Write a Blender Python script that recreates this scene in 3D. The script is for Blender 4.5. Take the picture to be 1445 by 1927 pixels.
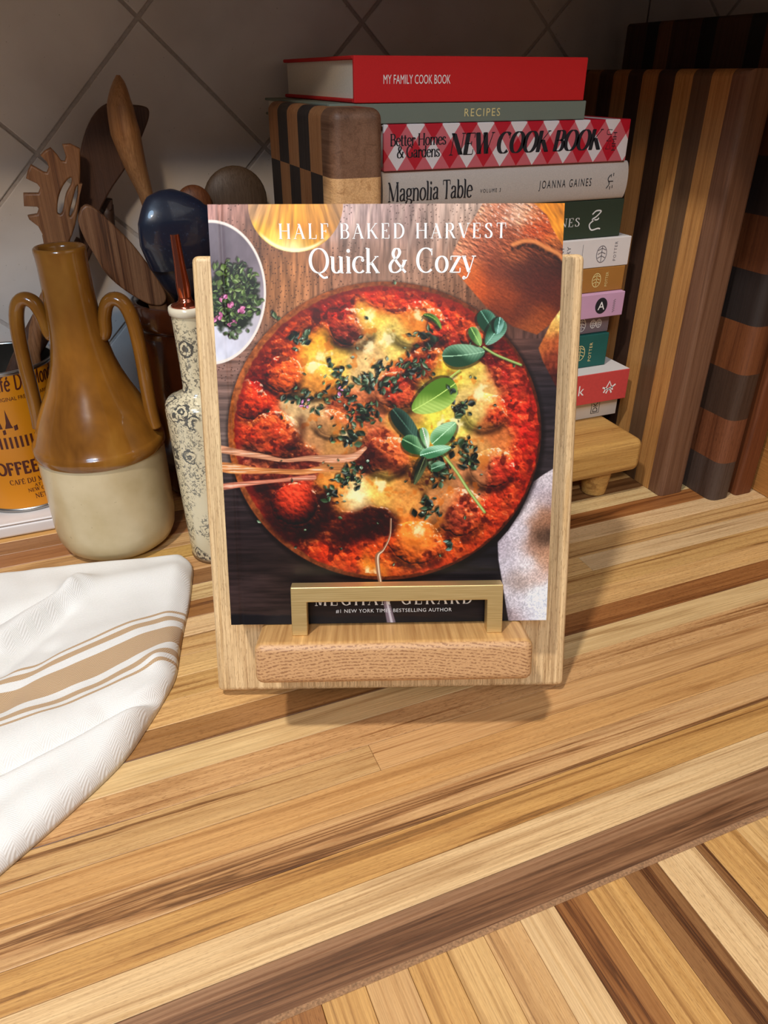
import bpy, bmesh, math, random
import numpy as np
from mathutils import Vector, Matrix, Euler, noise as mnoise

for o in list(bpy.data.objects):
    bpy.data.objects.remove(o, do_unlink=True)
scene = bpy.context.scene
COL = scene.collection
R = math.radians
random.seed(7)

# ------------------------------------------------------------------ camera
CAM_H = 0.39
FPX = 1400.0
PITCH = math.atan(823 / FPX)
YAW = R(22)
cd_ = bpy.data.cameras.new('camera'); cam = bpy.data.objects.new('camera', cd_); COL.objects.link(cam)
cam.location = (0, 0, CAM_H)
cam.rotation_euler = (R(90) - PITCH, 0, -YAW)
cd_.sensor_fit = 'HORIZONTAL'; cd_.sensor_width = 36.0; cd_.lens = 36.0 * FPX / 1445.0
cd_.clip_start = 0.01
scene.camera = cam

# ------------------------------------------------------------------ world, lights, exposure
w = bpy.data.worlds.new('world'); scene.world = w; w.use_nodes = True
w.node_tree.nodes['Background'].inputs[0].default_value = (1.0, 0.90, 0.88, 1)
w.node_tree.nodes['Background'].inputs[1].default_value = 0.11

def area(name, loc, target, energy, color, size, spread=180):
    l = bpy.data.lights.new(name, 'AREA'); l.shape = 'DISK'; l.size = size
    l.energy = energy; l.color = color; l.spread = R(spread)
    o = bpy.data.objects.new(name, l); COL.objects.link(o)
    o.location = loc
    o.rotation_euler = (Vector(target) - Vector(loc)).to_track_quat('-Z', 'Y').to_euler()
    return o
area('ceiling_lamp_white', (-0.42, 0.02, 1.55), (-0.1, 0.30, 0), 19.5, (1.0, 0.94, 0.88), 0.09)
area('ceiling_lamp_warm', (-0.55, -1.25, 1.50), (0.3, 0.6, 0.1), 14, (1.0, 0.72, 0.43), 0.14)
area('window_daylight', (-0.75, -1.25, 1.75), (-0.05, 0.3, 0.05), 28, (0.42, 0.69, 1.0), 0.8)

vs = scene.view_settings
vs.view_transform = 'Standard'; vs.look = 'None'; vs.gamma = 1.0; vs.use_curve_mapping = False
vs.exposure = -0.06

# ------------------------------------------------------------------ photo geometry helpers
_c, _s = math.cos(PITCH), math.sin(PITCH)
FW = np.array([math.sin(YAW), math.cos(YAW)]); RT = np.array([math.cos(YAW), -math.sin(YAW)])
def ray(px, py):
    a = (px - 722.5) / FPX; v = (963.5 - py) / FPX
    g = FW * (_c + v * _s) + RT * a
    return np.array([g[0], g[1], -_s + v * _c])
CP = np.array([0, 0, CAM_H])
def onz(px, py, z=0.0):
    r = ray(px, py); return CP + r * ((z - CAM_H) / r[2])
def onY(px, py, Y):
    r = ray(px, py); return CP + r * (Y / r[1])

def srgb(r, g, b):
    def f(c):
        c /= 255.0
        return c / 12.92 if c <= 0.04045 else ((c + 0.055) / 1.055) ** 2.4
    return (f(r), f(g), f(b), 1.0)

# ------------------------------------------------------------------ object helpers
def link(name, me, mat=None, parent=None, loc=None, smooth=False):
    o = bpy.data.objects.new(name, me); COL.objects.link(o)
    if mat and not me.materials: me.materials.append(mat)
    if parent: o.parent = parent
    if loc is not None: o.location = loc
    if smooth:
        me.polygons.foreach_set('use_smooth', [True] * len(me.polygons))
    return o
def bmobj(name, bm, mat, parent=None, loc=None, smooth=False):
    me = bpy.data.meshes.new(name); bm.to_mesh(me); bm.free()
    return link(name, me, mat, parent, loc, smooth)
def empty(name, loc=(0, 0, 0), rot=(0, 0, 0)):
    o = bpy.data.objects.new(name, None); COL.objects.link(o); o.location = loc; o.rotation_euler = rot
    o.empty_display_size = 0.02
    return o
def tag(o, label, cat, group=None):
    o['label'] = label; o['category'] = cat
    if group: o['group'] = group
    return o
def struct(o, label=None):
    o['kind'] = 'structure'
    if label: o['label'] = label
    return o
def shade_auto(o, ang=40):
    me = o.data
    me.polygons.foreach_set('use_smooth', [True] * len(me.polygons))
    bm = bmesh.new(); bm.from_mesh(me)
    for e in bm.edges:
        if len(e.link_faces) == 2 and e.calc_face_angle(0) > R(ang): e.smooth = False
    bm.to_mesh(me); bm.free()
    wn = o.modifiers.new('weighted', 'WEIGHTED_NORMAL'); wn.keep_sharp = True; wn.weight = 100
    return o
def box_bm(x0, x1, y0, y1, z0, z1, bev=0.0, seg=1):
    bm = bmesh.new()
    bmesh.ops.create_cube(bm, size=1)
    for v in bm.verts:
        v.co = Vector(((x0 + x1) / 2 + v.co.x * (x1 - x0), (y0 + y1) / 2 + v.co.y * (y1 - y0), (z0 + z1) / 2 + v.co.z * (z1 - z0)))
    if bev > 0:
        bmesh.ops.bevel(bm, geom=bm.edges[:], offset=bev, segments=seg, profile=0.5, affect='EDGES', clamp_overlap=True)
    return bm
def box(name, x0, x1, y0, y1, z0, z1, mat, parent=None, bev=0.0, seg=1, smooth=None):
    o = bmobj(name, box_bm(x0, x1, y0, y1, z0, z1, bev, seg), mat, parent)
    if smooth or (smooth is None and bev > 0 and seg > 1): shade_auto(o, 50)
    return o
def lathe_bm(profile, seg=64, cap0=True, cap1=True):
    bm = bmesh.new(); rings = []
    for r, z in profile:
        rings.append([bm.verts.new((r * math.cos(2 * math.pi * i / seg), r * math.sin(2 * math.pi * i / seg), z)) for i in range(seg)])
    for a, b in zip(rings, rings[1:]):
        for i in range(seg):
            j = (i + 1) % seg
            bm.faces.new((a[i], a[j], b[j], b[i]))
    if cap0: bm.faces.new(rings[0][::-1])
    if cap1: bm.faces.new(rings[-1])
    return bm
def tube_bm(pts, radii, seg=12, flat=1.0, up=(0, 0, 1), caps=(True, True)):
    """swept tube through pts; flat squashes it along the second normal"""
    bm = bmesh.new(); pts = [Vector(p) for p in pts]; rings = []
    n = len(pts); prev = None
    for i, p in enumerate(pts):
        t = (pts[min(i + 1, n - 1)] - pts[max(i - 1, 0)]).normalized()
        a = prev if prev is not None else Vector(up)
        a = (a - t * a.dot(t))
        if a.length < 1e-5: a = t.orthogonal()
        a.normalize(); b = t.cross(a); prev = a
        r = radii[i] if hasattr(radii, '__len__') else radii
        if hasattr(r, '__len__'): ra, rb = r
        else: ra, rb = r, r * flat
        rings.append([bm.verts.new(p + a * (ra * math.cos(2 * math.pi * k / seg)) + b * (rb * math.sin(2 * math.pi * k / seg))) for k in range(seg)])
    for A, B in zip(rings, rings[1:]):
        for k in range(seg):
            j = (k + 1) % seg
            bm.faces.new((A[k], A[j], B[j], B[k]))
    if caps[0]: bm.faces.new(rings[0][::-1])
    if caps[1]: bm.faces.new(rings[-1])
    bmesh.ops.recalc_face_normals(bm, faces=bm.faces[:])
    return bm
def smooth_path(pts, n=8):
    """Catmull-Rom"""
    P = [Vector(p) for p in pts]; P = [P[0] * 2 - P[1]] + P + [P[-1] * 2 - P[-2]]
    out = []
    for i in range(1, len(P) - 2):
        for k in range(n):
            t = k / n
            out.append(0.5 * ((2 * P[i]) + (P[i + 1] - P[i - 1]) * t + (2 * P[i - 1] - 5 * P[i] + 4 * P[i + 1] - P[i + 2]) * t * t + (3 * P[i] - P[i - 1] - 3 * P[i + 1] + P[i + 2]) * t ** 3))
    out.append(P[-2]); return out

# ------------------------------------------------------------------ material helpers
def new_mat(name):
    m = bpy.data.materials.new(name); m.use_nodes = True
    nt = m.node_tree; b = nt.nodes['Principled BSDF']
    return m, nt, b
def N(nt, t, **kw):
    n = nt.nodes.new(t)
    for k, v in kw.items(): setattr(n, k, v)
    return n
def setin(n, **kw):
    for k, v in kw.items(): n.inputs[k.replace('_', ' ')].default_value = v
def ramp(nt, fac, stops, interp='LINEAR'):
    r = N(nt, 'ShaderNodeValToRGB'); r.color_ramp.interpolation = interp
    e = r.color_ramp.elements
    while len(e) < len(stops): e.new(0.5)
    for i, (p, c) in enumerate(stops):
        e[i].position = p; e[i].color = c if len(c) == 4 else (*c, 1)
    nt.links.new(fac, r.inputs['Fac']); return r
def noise(nt, vec, scale, detail=3, rough=0.5, dist=0.0):
    n = N(nt, 'ShaderNodeTexNoise'); setin(n, Scale=scale, Detail=detail, Roughness=rough, Distortion=dist)
    nt.links.new(vec, n.inputs['Vector']); return n
def mapping(nt, vec, scale=(1, 1, 1), loc=(0, 0, 0), rot=(0, 0, 0)):
    m = N(nt, 'ShaderNodeMapping'); m.inputs['Scale'].default_value = scale; m.inputs['Location'].default_value = loc; m.inputs['Rotation'].default_value = rot
    nt.links.new(vec, m.inputs['Vector']); return m.outputs[0]
def math_(nt, op, a, b=None, c=None):
    n = N(nt, 'ShaderNodeMath', operation=op)
    for i, x in enumerate((a, b, c)):
        if x is None: continue
        if isinstance(x, (int, float)): n.inputs[i].default_value = x
        else: nt.links.new(x, n.inputs[i])
    return n.outputs[0]
def mixc(nt, fac, a, b, mode='MIX'):
    n = N(nt, 'ShaderNodeMix', data_type='RGBA', blend_type=mode)
    for sock, x in ((n.inputs[0], fac), (n.inputs[6], a), (n.inputs[7], b)):
        if isinstance(x, (int, float)): sock.default_value = x
        elif isinstance(x, tuple): sock.default_value = x
        else: nt.links.new(x, sock)
    return n.outputs[2]
def bump(nt, b, h, strength=0.2, dist=0.001):
    n = N(nt, 'ShaderNodeBump'); setin(n, Strength=strength, Distance=dist)
    nt.links.new(h, n.inputs['Height']); nt.links.new(n.outputs[0], b.inputs['Normal'])
def plain(name, col, rough=0.5, metal=0.0, var=0.0, scale=60, bumps=0.0, coat=0.0, spec=0.5):
    m, nt, b = new_mat(name)
    tc = N(nt, 'ShaderNodeTexCoord')
    n = noise(nt, tc.outputs['Object'], scale, 4)
    c2 = tuple(max(0, x * (1 - var)) for x in col[:3]) + (1,); c1 = tuple(min(1, x * (1 + var)) for x in col[:3]) + (1,)
    r = ramp(nt, n.outputs[0], [(0.3, c2), (0.7, c1)])
    nt.links.new(r.outputs[0], b.inputs['Base Color'])
    setin(b, Roughness=rough, Metallic=metal)
    b.inputs['Coat Weight'].default_value = coat; b.inputs['Coat Roughness'].default_value = 0.08
    b.inputs['Specular IOR Level'].default_value = spec
    if bumps: bump(nt, b, n.outputs[0], bumps, 0.0008)
    return m

def wood_mat(name, axis=0, tint=None, streak=0.55, fleck=0.25, rough=0.42, contrast=0.35, coat=0.0, k=1.0, dark=(0.20, 0.13, 0.08)):
    """long-grain wood; colour from the object's own colour (or tint), grain along the local axis"""
    m, nt, b = new_mat(name)
    tc = N(nt, 'ShaderNodeTexCoord'); oi = N(nt, 'ShaderNodeObjectInfo')
    off = N(nt, 'ShaderNodeVectorMath', operation='SCALE'); off.inputs[0].default_value = (3.7, 5.1, 7.3)
    nt.links.new(oi.outputs['Random'], off.inputs['Scale'])
    add = N(nt, 'ShaderNodeVectorMath', operation='ADD')
    nt.links.new(tc.outputs['Object'], add.inputs[0]); nt.links.new(off.outputs[0], add.inputs[1])
    def sc(a, c):
        v = [c, c, c]; v[axis] = a; return tuple(x * k for x in v)
    v1 = mapping(nt, add.outputs[0], sc(16, 1000)); n1 = noise(nt, v1, 1.0, 5, 0.62, 0.25)     # fine grain
    v2 = mapping(nt, add.outputs[0], sc(4.0, 120)); n2 = noise(nt, v2, 1.0, 4, 0.6, 1.0)       # broad figure
    v3 = mapping(nt, add.outputs[0], sc(1.5, 75)); n3 = noise(nt, v3, 1.0, 5, 0.6, 1.4)        # dark mineral streaks
    v4 = mapping(nt, add.outputs[0], sc(240, 2300)); n4 = noise(nt, v4, 1.0, 2, 0.5)           # flecks / pores
    base = tint if tint else oi.outputs['Color']
    g1 = ramp(nt, n1.outputs[0], [(0.28, (1 - contrast, 1 - contrast * 1.15, 1 - contrast * 1.3)), (0.62, (1.0,) * 3)])
    c = mixc(nt, 1.0, base, g1.outputs[0], 'MULTIPLY')
    g2 = ramp(nt, n2.outputs[0], [(0.32, (0.60, 0.50, 0.40)), (0.46, (0.95, 0.92, 0.88)), (0.58, (1, 1, 1)), (0.72, (0.82, 0.74, 0.62))])
    c = mixc(nt, 0.9, c, g2.outputs[0], 'MULTIPLY')
    g3 = ramp(nt, n3.outputs[0], [(0.53, (1, 1, 1)), (0.585, (0.66, 0.54, 0.45)), (0.61, dark), (0.63, (0.40, 0.28, 0.20)), (0.68, (0.84, 0.77, 0.70))])
    sfac = math_(nt, 'MULTIPLY', oi.outputs['Alpha'], streak)
    c = mixc(nt, sfac, c, g3.outputs[0], 'MULTIPLY')
    g4 = ramp(nt, n4.outputs[0], [(0.33, (0.42, 0.32, 0.25)), (0.43, (1, 1, 1))])
    rnd2 = math_(nt, 'FRACT', math_(nt, 'MULTIPLY', oi.outputs['Random'], 13.7))
    ffac = math_(nt, 'MULTIPLY', math_(nt, 'MULTIPLY_ADD', rnd2, 1.1, 0.35), fleck)
    c = mixc(nt, ffac, c, g4.outputs[0], 'MULTIPLY')
    nt.links.new(c, b.inputs['Base Color'])
    rr = ramp(nt, n1.outputs[0], [(0.2, (rough + 0.12,) * 3), (0.8, (rough - 0.05,) * 3)])
    nt.links.new(rr.outputs[0], b.inputs['Roughness'])
    b.inputs['Coat Weight'].default_value = coat; b.inputs['Coat Roughness'].default_value = 0.25
    bump(nt, b, n1.outputs[0], 0.12, 0.0006)
    return m

M_STAVE = wood_mat('butcher_block_wood', 0, streak=0.95, fleck=0.5, contrast=0.32, rough=0.4)
M_WALNUT = wood_mat('walnut_edge_wood', 0, streak=0.9, fleck=0.6, contrast=0.45, rough=0.42, k=0.6)
M_STRIP_Z = wood_mat('strip_board_wood', 2, streak=0.25, fleck=0.3, rough=0.5)
M_STRIP_Y = wood_mat('strip_board_wood_cross', 1, streak=0.2, fleck=0.3, rough=0.5)
M_ENDGRAIN = wood_mat('end_grain_wood', 2, streak=0.1, fleck=0.5, rough=0.5, k=0.7)
M_OAK = wood_mat('oak_wood', 1, tint=srgb(240, 208, 158), streak=0.0, fleck=0.6, rough=0.5, contrast=0.5)
M_RUBBERWOOD = wood_mat('pale_rubberwood', 0, tint=srgb(206, 160, 88), streak=0.35, fleck=0.3, rough=0.45, dark=(0.5, 0.36, 0.22))

# ------------------------------------------------------------------ pen-drawn lettering (contrast pen) and plain lettering
def arc(cx, cy, rx, ry, a0, a1, n=20):
    return [(cx + rx * math.cos(R(a0 + (a1 - a0) * i / n)), cy + ry * math.sin(R(a0 + (a1 - a0) * i / n))) for i in range(n + 1)]
def sp(*pts):
    return [(p.x, p.y) for p in smooth_path([(x, y, 0) for x, y in pts], 6)]
def st(x, y0=0, y1=1, top=True, bot=True, s=.11):
    g = [([(x, y0), (x, y1)], 'T')]
    if bot: g.append(([(x - s, y0), (x + s, y0)], 's'))
    if top: g.append(([(x - s, y1), (x + s, y1)], 's'))
    return g
def ln(*pts, w='a'): return [(list(pts), w)]
X = 0.66
GL = {
 ' ': (.34, []),
 'A': (.78, ln((.07, 0), (.39, 1), w='t') + ln((.36, 1), (.68, 0), w='T') + ln((.18, .34), (.56, .34), w='t') + ln((-.02, 0), (.17, 0), w='s') + ln((.55, 0), (.80, 0), w='s')),
 'B': (.70, st(.15) + ln((.15, 1), (.36, 1), *arc(.36, .765, .20, .235, 90, -90), (.15, .53)) + ln((.36, .53), *arc(.38, .265, .23, .265, 90, -90), (.15, 0))),
 'C': (.80, ln(*arc(.43, .5, .36, .5, 48, 312, 30)) + ln((.68, .70), (.68, .98), w='t')),
 'D': (.82, st(.15) + ln((.15, 1), (.33, 1), *arc(.33, .5, .40, .5, 90, -90, 26), (.15, 0))),
 'E': (.66, st(.15) + ln((.15, 1), (.56, 1), w='t') + ln((.15, .52), (.42, .52), w='t') + ln((.15, 0), (.58, 0), w='t') + ln((.56, 1), (.56, .78), w='t') + ln((.58, 0), (.58, .24), w='t') + ln((.42, .62), (.42, .42), w='t')),
 'F': (.62, st(.15) + ln((.15, 1), (.56, 1), w='t') + ln((.15, .50), (.42, .50), w='t') + ln((.56, 1), (.56, .78), w='t') + ln((.42, .60), (.42, .40), w='t')),
 'G': (.84, ln(*arc(.43, .5, .36, .5, 48, 300, 30)) + ln((.68, .70), (.68, .98), w='t') + st(.69, .04, .42, True, False)),
 'H': (.88, st(.15) + st(.72) + ln((.15, .52), (.72, .52), w='t')),
 'I': (.32, st(.16)),
 'K': (.80, st(.15) + ln((.66, 1), (.19, .42), w='t') + ln((.33, .58), (.70, 0), w='T') + ln((.57, 1), (.76, 1), w='s') + ln((.58, 0), (.82, 0), w='s')),
 'L': (.64, st(.15) + ln((.15, 0), (.58, 0), w='t') + ln((.58, 0), (.58, .26), w='t')),
 'M': (1.0, ln((.14, 0), (.14, 1), w='t') + ln((.14, 1), (.48, .03), w='T') + ln((.48, .03), (.82, 1), w='t') + st(.84) + ln((.03, 0), (.25, 0), w='s') + ln((.04, 1), (.2, 1), w='s')),
 'N': (.86, ln((.14, 0), (.14, 1), w='t') + ln((.14, 1), (.72, 0), w='T') + ln((.72, 0), (.72, 1), w='t') + ln((.03, 0), (.25, 0), w='s') + ln((.0, 1), (.2, 1), w='s') + ln((.61, 1), (.83, 1), w='s')),
 'O': (.86, ln(*arc(.43, .5, .36, .5, 0, 360, 40))),
 'Q': (.88, ln(*arc(.43, .5, .37, .5, 0, 360, 40)) + ln(*sp((.40, .02), (.50, -.10), (.64, -.20), (.80, -.17)), w='m')),
 'R': (.76, st(.15) + ln((.15, 1), (.36, 1), *arc(.36, .75, .22, .25, 90, -90), (.15, .50)) + ln((.38, .50), (.66, 0), w='T') + ln((.58, 0), (.78, 0), w='s')),
 'S': (.62, ln(*sp((.50, .80), (.42, .95), (.28, .99), (.14, .90), (.12, .74), (.28, .58), (.44, .44), (.52, .26), (.44, .06), (.28, .01), (.14, .06), (.08, .22))) + ln((.50, .98), (.50, .76), w='t') + ln((.08, .02), (.08, .26), w='t')),
 'T': (.74, st(.37, top=False) + ln((.06, 1), (.68, 1), w='t') + ln((.06, 1), (.06, .76), w='t') + ln((.68, 1), (.68, .76), w='t')),
 'U': (.84, ln((.16, 1), (.16, .3), *arc(.42, .28, .26, .28, 180, 360), (.68, 1)) + ln((.05, 1), (.27, 1), w='s') + ln((.57, 1), (.79, 1), w='s')),
 'V': (.76, ln((.08, 1), (.40, 0), w='T') + ln((.40, 0), (.70, 1), w='t') + ln((-.02, 1), (.2, 1), w='s') + ln((.59, 1), (.81, 1), w='s')),
 'W': (1.08, ln((.08, 1), (.34, 0), w='T') + ln((.34, 0), (.56, 1), w='t') + ln((.52, 1), (.78, 0), w='T') + ln((.78, 0), (1.0, 1), w='t') + ln((-.02, 1), (.2, 1), w='s') + ln((.42, 1), (.64, 1), w='s') + ln((.9, 1), (1.1, 1), w='s')),
 'a': (.58, ln(*sp((.10, .50), (.16, .62), (.28, .66), (.40, .60), (.42, .46), (.42, .14), (.46, .03), (.56, .04))) + ln(*sp((.42, .40), (.26, .36), (.12, .27), (.10, .13), (.18, .02), (.32, .05), (.42, .18)))),
 'b': (.62, st(.12, 0, 1, False, False) + ln((.03, 1), (.12, 1), w='s') + ln(*arc(.33, .33, .21, .33, 150, -150, 30))),
 'c': (.54, ln(*arc(.31, .33, .25, .33, 50, 315, 24)) + [(arc(.45, .52, .025, .03, 0, 360, 10), 'm')]),
 'd': (.64, st(.50, 0, 1, False, False) + ln((.41, 1), (.50, 1), w='s') + ln((.50, 0), (.59, 0), w='s') + ln(*arc(.29, .33, .21, .33, 30, 330, 30))),
 'e': (.56, ln((.07, .37), (.49, .37), w='t') + ln(*arc(.29, .33, .22, .33, 8, 320, 30))),
 'f': (.36, st(.14, 0, .75, False) + ln(*arc(.27, .78, .13, .22, 180, 40, 12)) + ln((.02, X), (.32, X), w='t')),
 'g': (.58, ln(*arc(.27, .45, .18, .21, 0, 360, 28)) + ln((.38, .60), (.56, .66), w='t') + ln(*sp((.18, .27), (.10, .20), (.16, .10), (.36, .08), (.50, .0), (.50, -.14), (.30, -.26), (.10, -.20), (.06, -.08), (.16, .04)))),
 'i': (.30, st(.15, 0, X, False) + ln((.05, X), (.15, X), w='s') + [(arc(.15, .90, .035, .035, 0, 360, 12), 'm')]),
 'k': (.62, st(.13, 0, 1, False) + ln((.03, 1), (.13, 1), w='s') + ln((.50, X), (.16, .28), w='t') + ln((.27, .42), (.54, 0), w='T') + ln((.41, X), (.58, X), w='s') + ln((.45, 0), (.63, 0), w='s')),
 'l': (.30, st(.15, 0, 1, False) + ln((.04, 1), (.15, 1), w='s')),
 'm': (.96, st(.13, 0, X, False) + ln((.03, X), (.13, X), w='s') + ln(*arc(.31, .46, .17, .20, 165, 0, 12), (.48, 0)) + ln(*arc(.66, .46, .17, .20, 165, 0, 12), (.83, 0)) + ln((.39, 0), (.57, 0), w='s') + ln((.74, 0), (.92, 0), w='s')),
 'n': (.64, st(.13, 0, X, False) + ln((.03, X), (.13, X), w='s') + ln(*arc(.32, .45, .18, .21, 165, 0, 12), (.50, 0)) + ln((.41, 0), (.60, 0), w='s')),
 'p': (.62, st(.12, -.30, X, False) + ln((.03, X), (.12, X), w='s') + ln(*arc(.33, .33, .21, .33, 150, -150, 30))),
 'o': (.60, ln(*arc(.30, .33, .23, .33, 0, 360, 32))),
 'r': (.46, st(.13, 0, X, False) + ln((.03, X), (.13, X), w='s') + ln(*arc(.30, .46, .15, .20, 165, 55, 10)) + [(arc(.39, .58, .03, .035, 0, 360, 10), 'm')]),
 's': (.48, ln(*sp((.38, .52), (.32, .63), (.20, .66), (.10, .58), (.12, .44), (.26, .34), (.38, .24), (.38, .08), (.24, .0), (.10, .06), (.07, .17)))),
 't': (.40, ln((.16, .88), (.16, .14), *arc(.25, .12, .09, .12, 180, 330, 8)) + ln((.02, X), (.34, X), w='t')),
 'u': (.64, ln((.13, X), (.13, .2), *arc(.29, .2, .16, .2, 180, 330, 12)) + st(.49, 0, X, False, False) + ln((.03, X), (.13, X), w='s') + ln((.39, X), (.49, X), w='s') + ln((.49, 0), (.59, 0), w='s')),
 'y': (.60, ln((.08, X), (.31, 0), w='T') + ln(*sp((.52, X), (.32, 0), (.22, -.22), (.10, -.26)), w='t') + [(arc(.10, -.23, .03, .035, 0, 360, 10), 'm')] + ln((-.01, X), (.18, X), w='s') + ln((.43, X), (.61, X), w='s')),
 'z': (.54, ln((.46, X), (.08, 0), w='T') + ln((.08, X), (.48, X), w='t') + ln((.06, 0), (.48, 0), w='t') + ln((.08, X), (.08, .50), w='t') + ln((.48, 0), (.48, .18), w='t')),
 '&': (.84, ln(*sp((.76, .0), (.56, .22), (.34, .50), (.22, .76), (.30, .96), (.44, .97), (.50, .82), (.40, .62), (.20, .48), (.09, .28), (.14, .06), (.32, .0), (.52, .10), (.66, .32), (.72, .50)), w='a') + ln((.62, .50), (.82, .50), w='s')),
 'é': None, 'É': None, '#': None,
}
GL['é'] = (GL['e'][0], GL['e'][1] + ln((.25, .76), (.40, .92), w='m'))
GL['É'] = (GL['E'][0], GL['E'][1] + ln((.28, 1.08), (.44, 1.22), w='m'))
def pen_text(text, h=1.0, thick=.16, thin=.05, track=0.0, slant=0.0, serif=True, condense=1.0):
    """list of (verts, faces) in 2D for the text drawn with a contrast pen; returns verts, faces, width"""
    V, Fc = [], []; x = 0.0
    for ch in text:
        adv, strokes = GL[ch]
        for pts, wt in strokes:
            if wt == 's' and not serif: continue
            q_ = [pts[0]]
            for a_, b_ in zip(pts, pts[1:]):
                nn_ = max(1, int(math.hypot(b_[0] - a_[0], b_[1] - a_[1]) / .13))
                q_ += [(a_[0] + (b_[0] - a_[0]) * k_ / nn_, a_[1] + (b_[1] - a_[1]) * k_ / nn_) for k_ in range(1, nn_ + 1)]
            pts = q_
            n = len(pts); L = []; Rr = []
            closed = n > 8 and abs(pts[0][0] - pts[-1][0]) + abs(pts[0][1] - pts[-1][1]) < 1e-4
            for i in range(n):
                if closed:
                    p0 = pts[(i - 1) % (n - 1)]; p1 = pts[(i + 1) % (n - 1)]
                else:
                    p0 = pts[max(i - 1, 0)]; p1 = pts[min(i + 1, n - 1)]
                dx, dy = p1[0] - p0[0], p1[1] - p0[1]; l = math.hypot(dx, dy) or 1
                nx, ny = -dy / l, dx / l
                if wt == 'T': wd = thick
                elif wt in 'ts': wd = thin
                elif wt == 'm': wd = (thick + thin) / 2
                else: wd = thin + (thick - thin) * abs(dy / l) ** 1.4
                if wt == 'T' and abs(dx) > 1e-4: nx, ny, wd = 1.0, 0.0, thick * 1.08
                px, py = pts[i]
                L.append((px + nx * wd / 2, py + ny * wd / 2)); Rr.append((px - nx * wd / 2, py - ny * wd / 2))
            b0 = len(V)
            for (a, b) in zip(L, Rr):
                for q in (a, b):
                    V.append(((x + q[0] * condense + slant * q[1]) * h, q[1] * h))
            for i in range(n - 1):
                k = b0 + 2 * i
                Fc.append((k, k + 1, k + 3, k + 2))
        x += adv * condense + track
    return V, Fc, (x - track) * h
def sans_text(text, h=1.0, track=1.0):
    cu = bpy.data.curves.new('tmp_text', 'FONT'); cu.body = text; cu.size = 1.0; cu.space_character = track
    cu.resolution_u = 3
    o = bpy.data.objects.new('tmp_text', cu); COL.objects.link(o)
    bpy.context.view_layer.update()
    dg = bpy.context.evaluated_depsgraph_get()
    me = o.evaluated_get(dg).to_mesh()
    V = [(v.co.x, v.co.y) for v in me.vertices]; Fc = [tuple(p.vertices) for p in me.polygons]
    o.evaluated_get(dg).to_mesh_clear()
    bpy.data.objects.remove(o, do_unlink=True); bpy.data.curves.remove(cu)
    if not V: return V, Fc, 0
    mx = max(v[0] for v in V); mn = min(v[0] for v in V); k = h / 0.69
    return [((v[0] - mn) * k, v[1] * k) for v in V], Fc, (mx - mn) * k
def lettering(name, parts, fn, mat, parent):
    """parts: [(V, F, dx, dy, rot)] joined; fn maps 2D to 3D local"""
    VV, FF = [], []
    for V, Fc, dx, dy, rot in parts:
        b0 = len(VV); c, s = math.cos(rot), math.sin(rot)
        VV += [fn(dx + c * x - s * y, dy + s * x + c * y) for x, y in V]
        FF += [tuple(b0 + i for i in f) for f in Fc]
    me = bpy.data.meshes.new(name); me.from_pydata(VV, [], FF); me.update()
    return link(name, me, mat, parent)
def shape_lines(polys, wd):
    """stroke polylines of constant width -> V,F"""
    V, Fc = [], []
    for pts in polys:
        b0 = len(V); n = len(pts)
        for i in range(n):
            p0 = pts[max(i - 1, 0)]; p1 = pts[min(i + 1, n - 1)]
            dx, dy = p1[0] - p0[0], p1[1] - p0[1]; l = math.hypot(dx, dy) or 1
            for s in (1, -1): V.append((pts[i][0] - s * dy / l * wd / 2, pts[i][1] + s * dx / l * wd / 2))
        for i in range(n - 1):
            k = b0 + 2 * i; Fc.append((k, k + 1, k + 3, k + 2))
    return V, Fc

# ================================================================== SETTING
WY = 0.84          # back wall
WX = 0.668         # right wall
m, nt, b = new_mat('grout')
tc = N(nt, 'ShaderNodeTexCoord'); n = noise(nt, tc.outputs['Object'], 300, 3)
nt.links.new(ramp(nt, n.outputs[0], [(0.3, srgb(176, 166, 158)), (0.7, srgb(196, 186, 178))]).outputs[0], b.inputs['Base Color']); setin(b, Roughness=0.9)
M_GROUT = m
m, nt, b = new_mat('glazed_tile')
tc = N(nt, 'ShaderNodeTexCoord'); oi = N(nt, 'ShaderNodeObjectInfo')
off = N(nt, 'ShaderNodeVectorMath', operation='MULTIPLY_ADD'); off.inputs[1].default_value = (1, 1, 1)
nt.links.new(tc.outputs['Object'], off.inputs[0]); nt.links.new(oi.outputs['Random'], off.inputs[2])
n = noise(nt, off.outputs[0], 14, 3, 0.5, 0.3); n2 = noise(nt, off.outputs[0], 90, 3)
c = ramp(nt, n.outputs[0], [(0.3, srgb(205, 196, 188)), (0.7, srgb(222, 214, 206))]).outputs[0]
sp_ = ramp(nt, noise(nt, off.outputs[0], 420, 1).outputs[0], [(0.20, srgb(120, 100, 84)), (0.235, (1, 1, 1))]).outputs[0]
nt.links.new(mixc(nt, 0.5, c, sp_, 'MULTIPLY'), b.inputs['Base Color']); setin(b, Roughness=0.28)
ad = math_(nt, 'MULTIPLY_ADD', n2.outputs[0], 0.12, n.outputs[0])
bump(nt, b, ad, 0.5, 0.004)
M_TILE = m
M_PAINT = plain('painted_wall', srgb(215, 208, 200), 0.8, var=0.03)
M_CAB = plain('cabinet_paint', srgb(190, 184, 176), 0.5, var=0.03)

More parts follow.
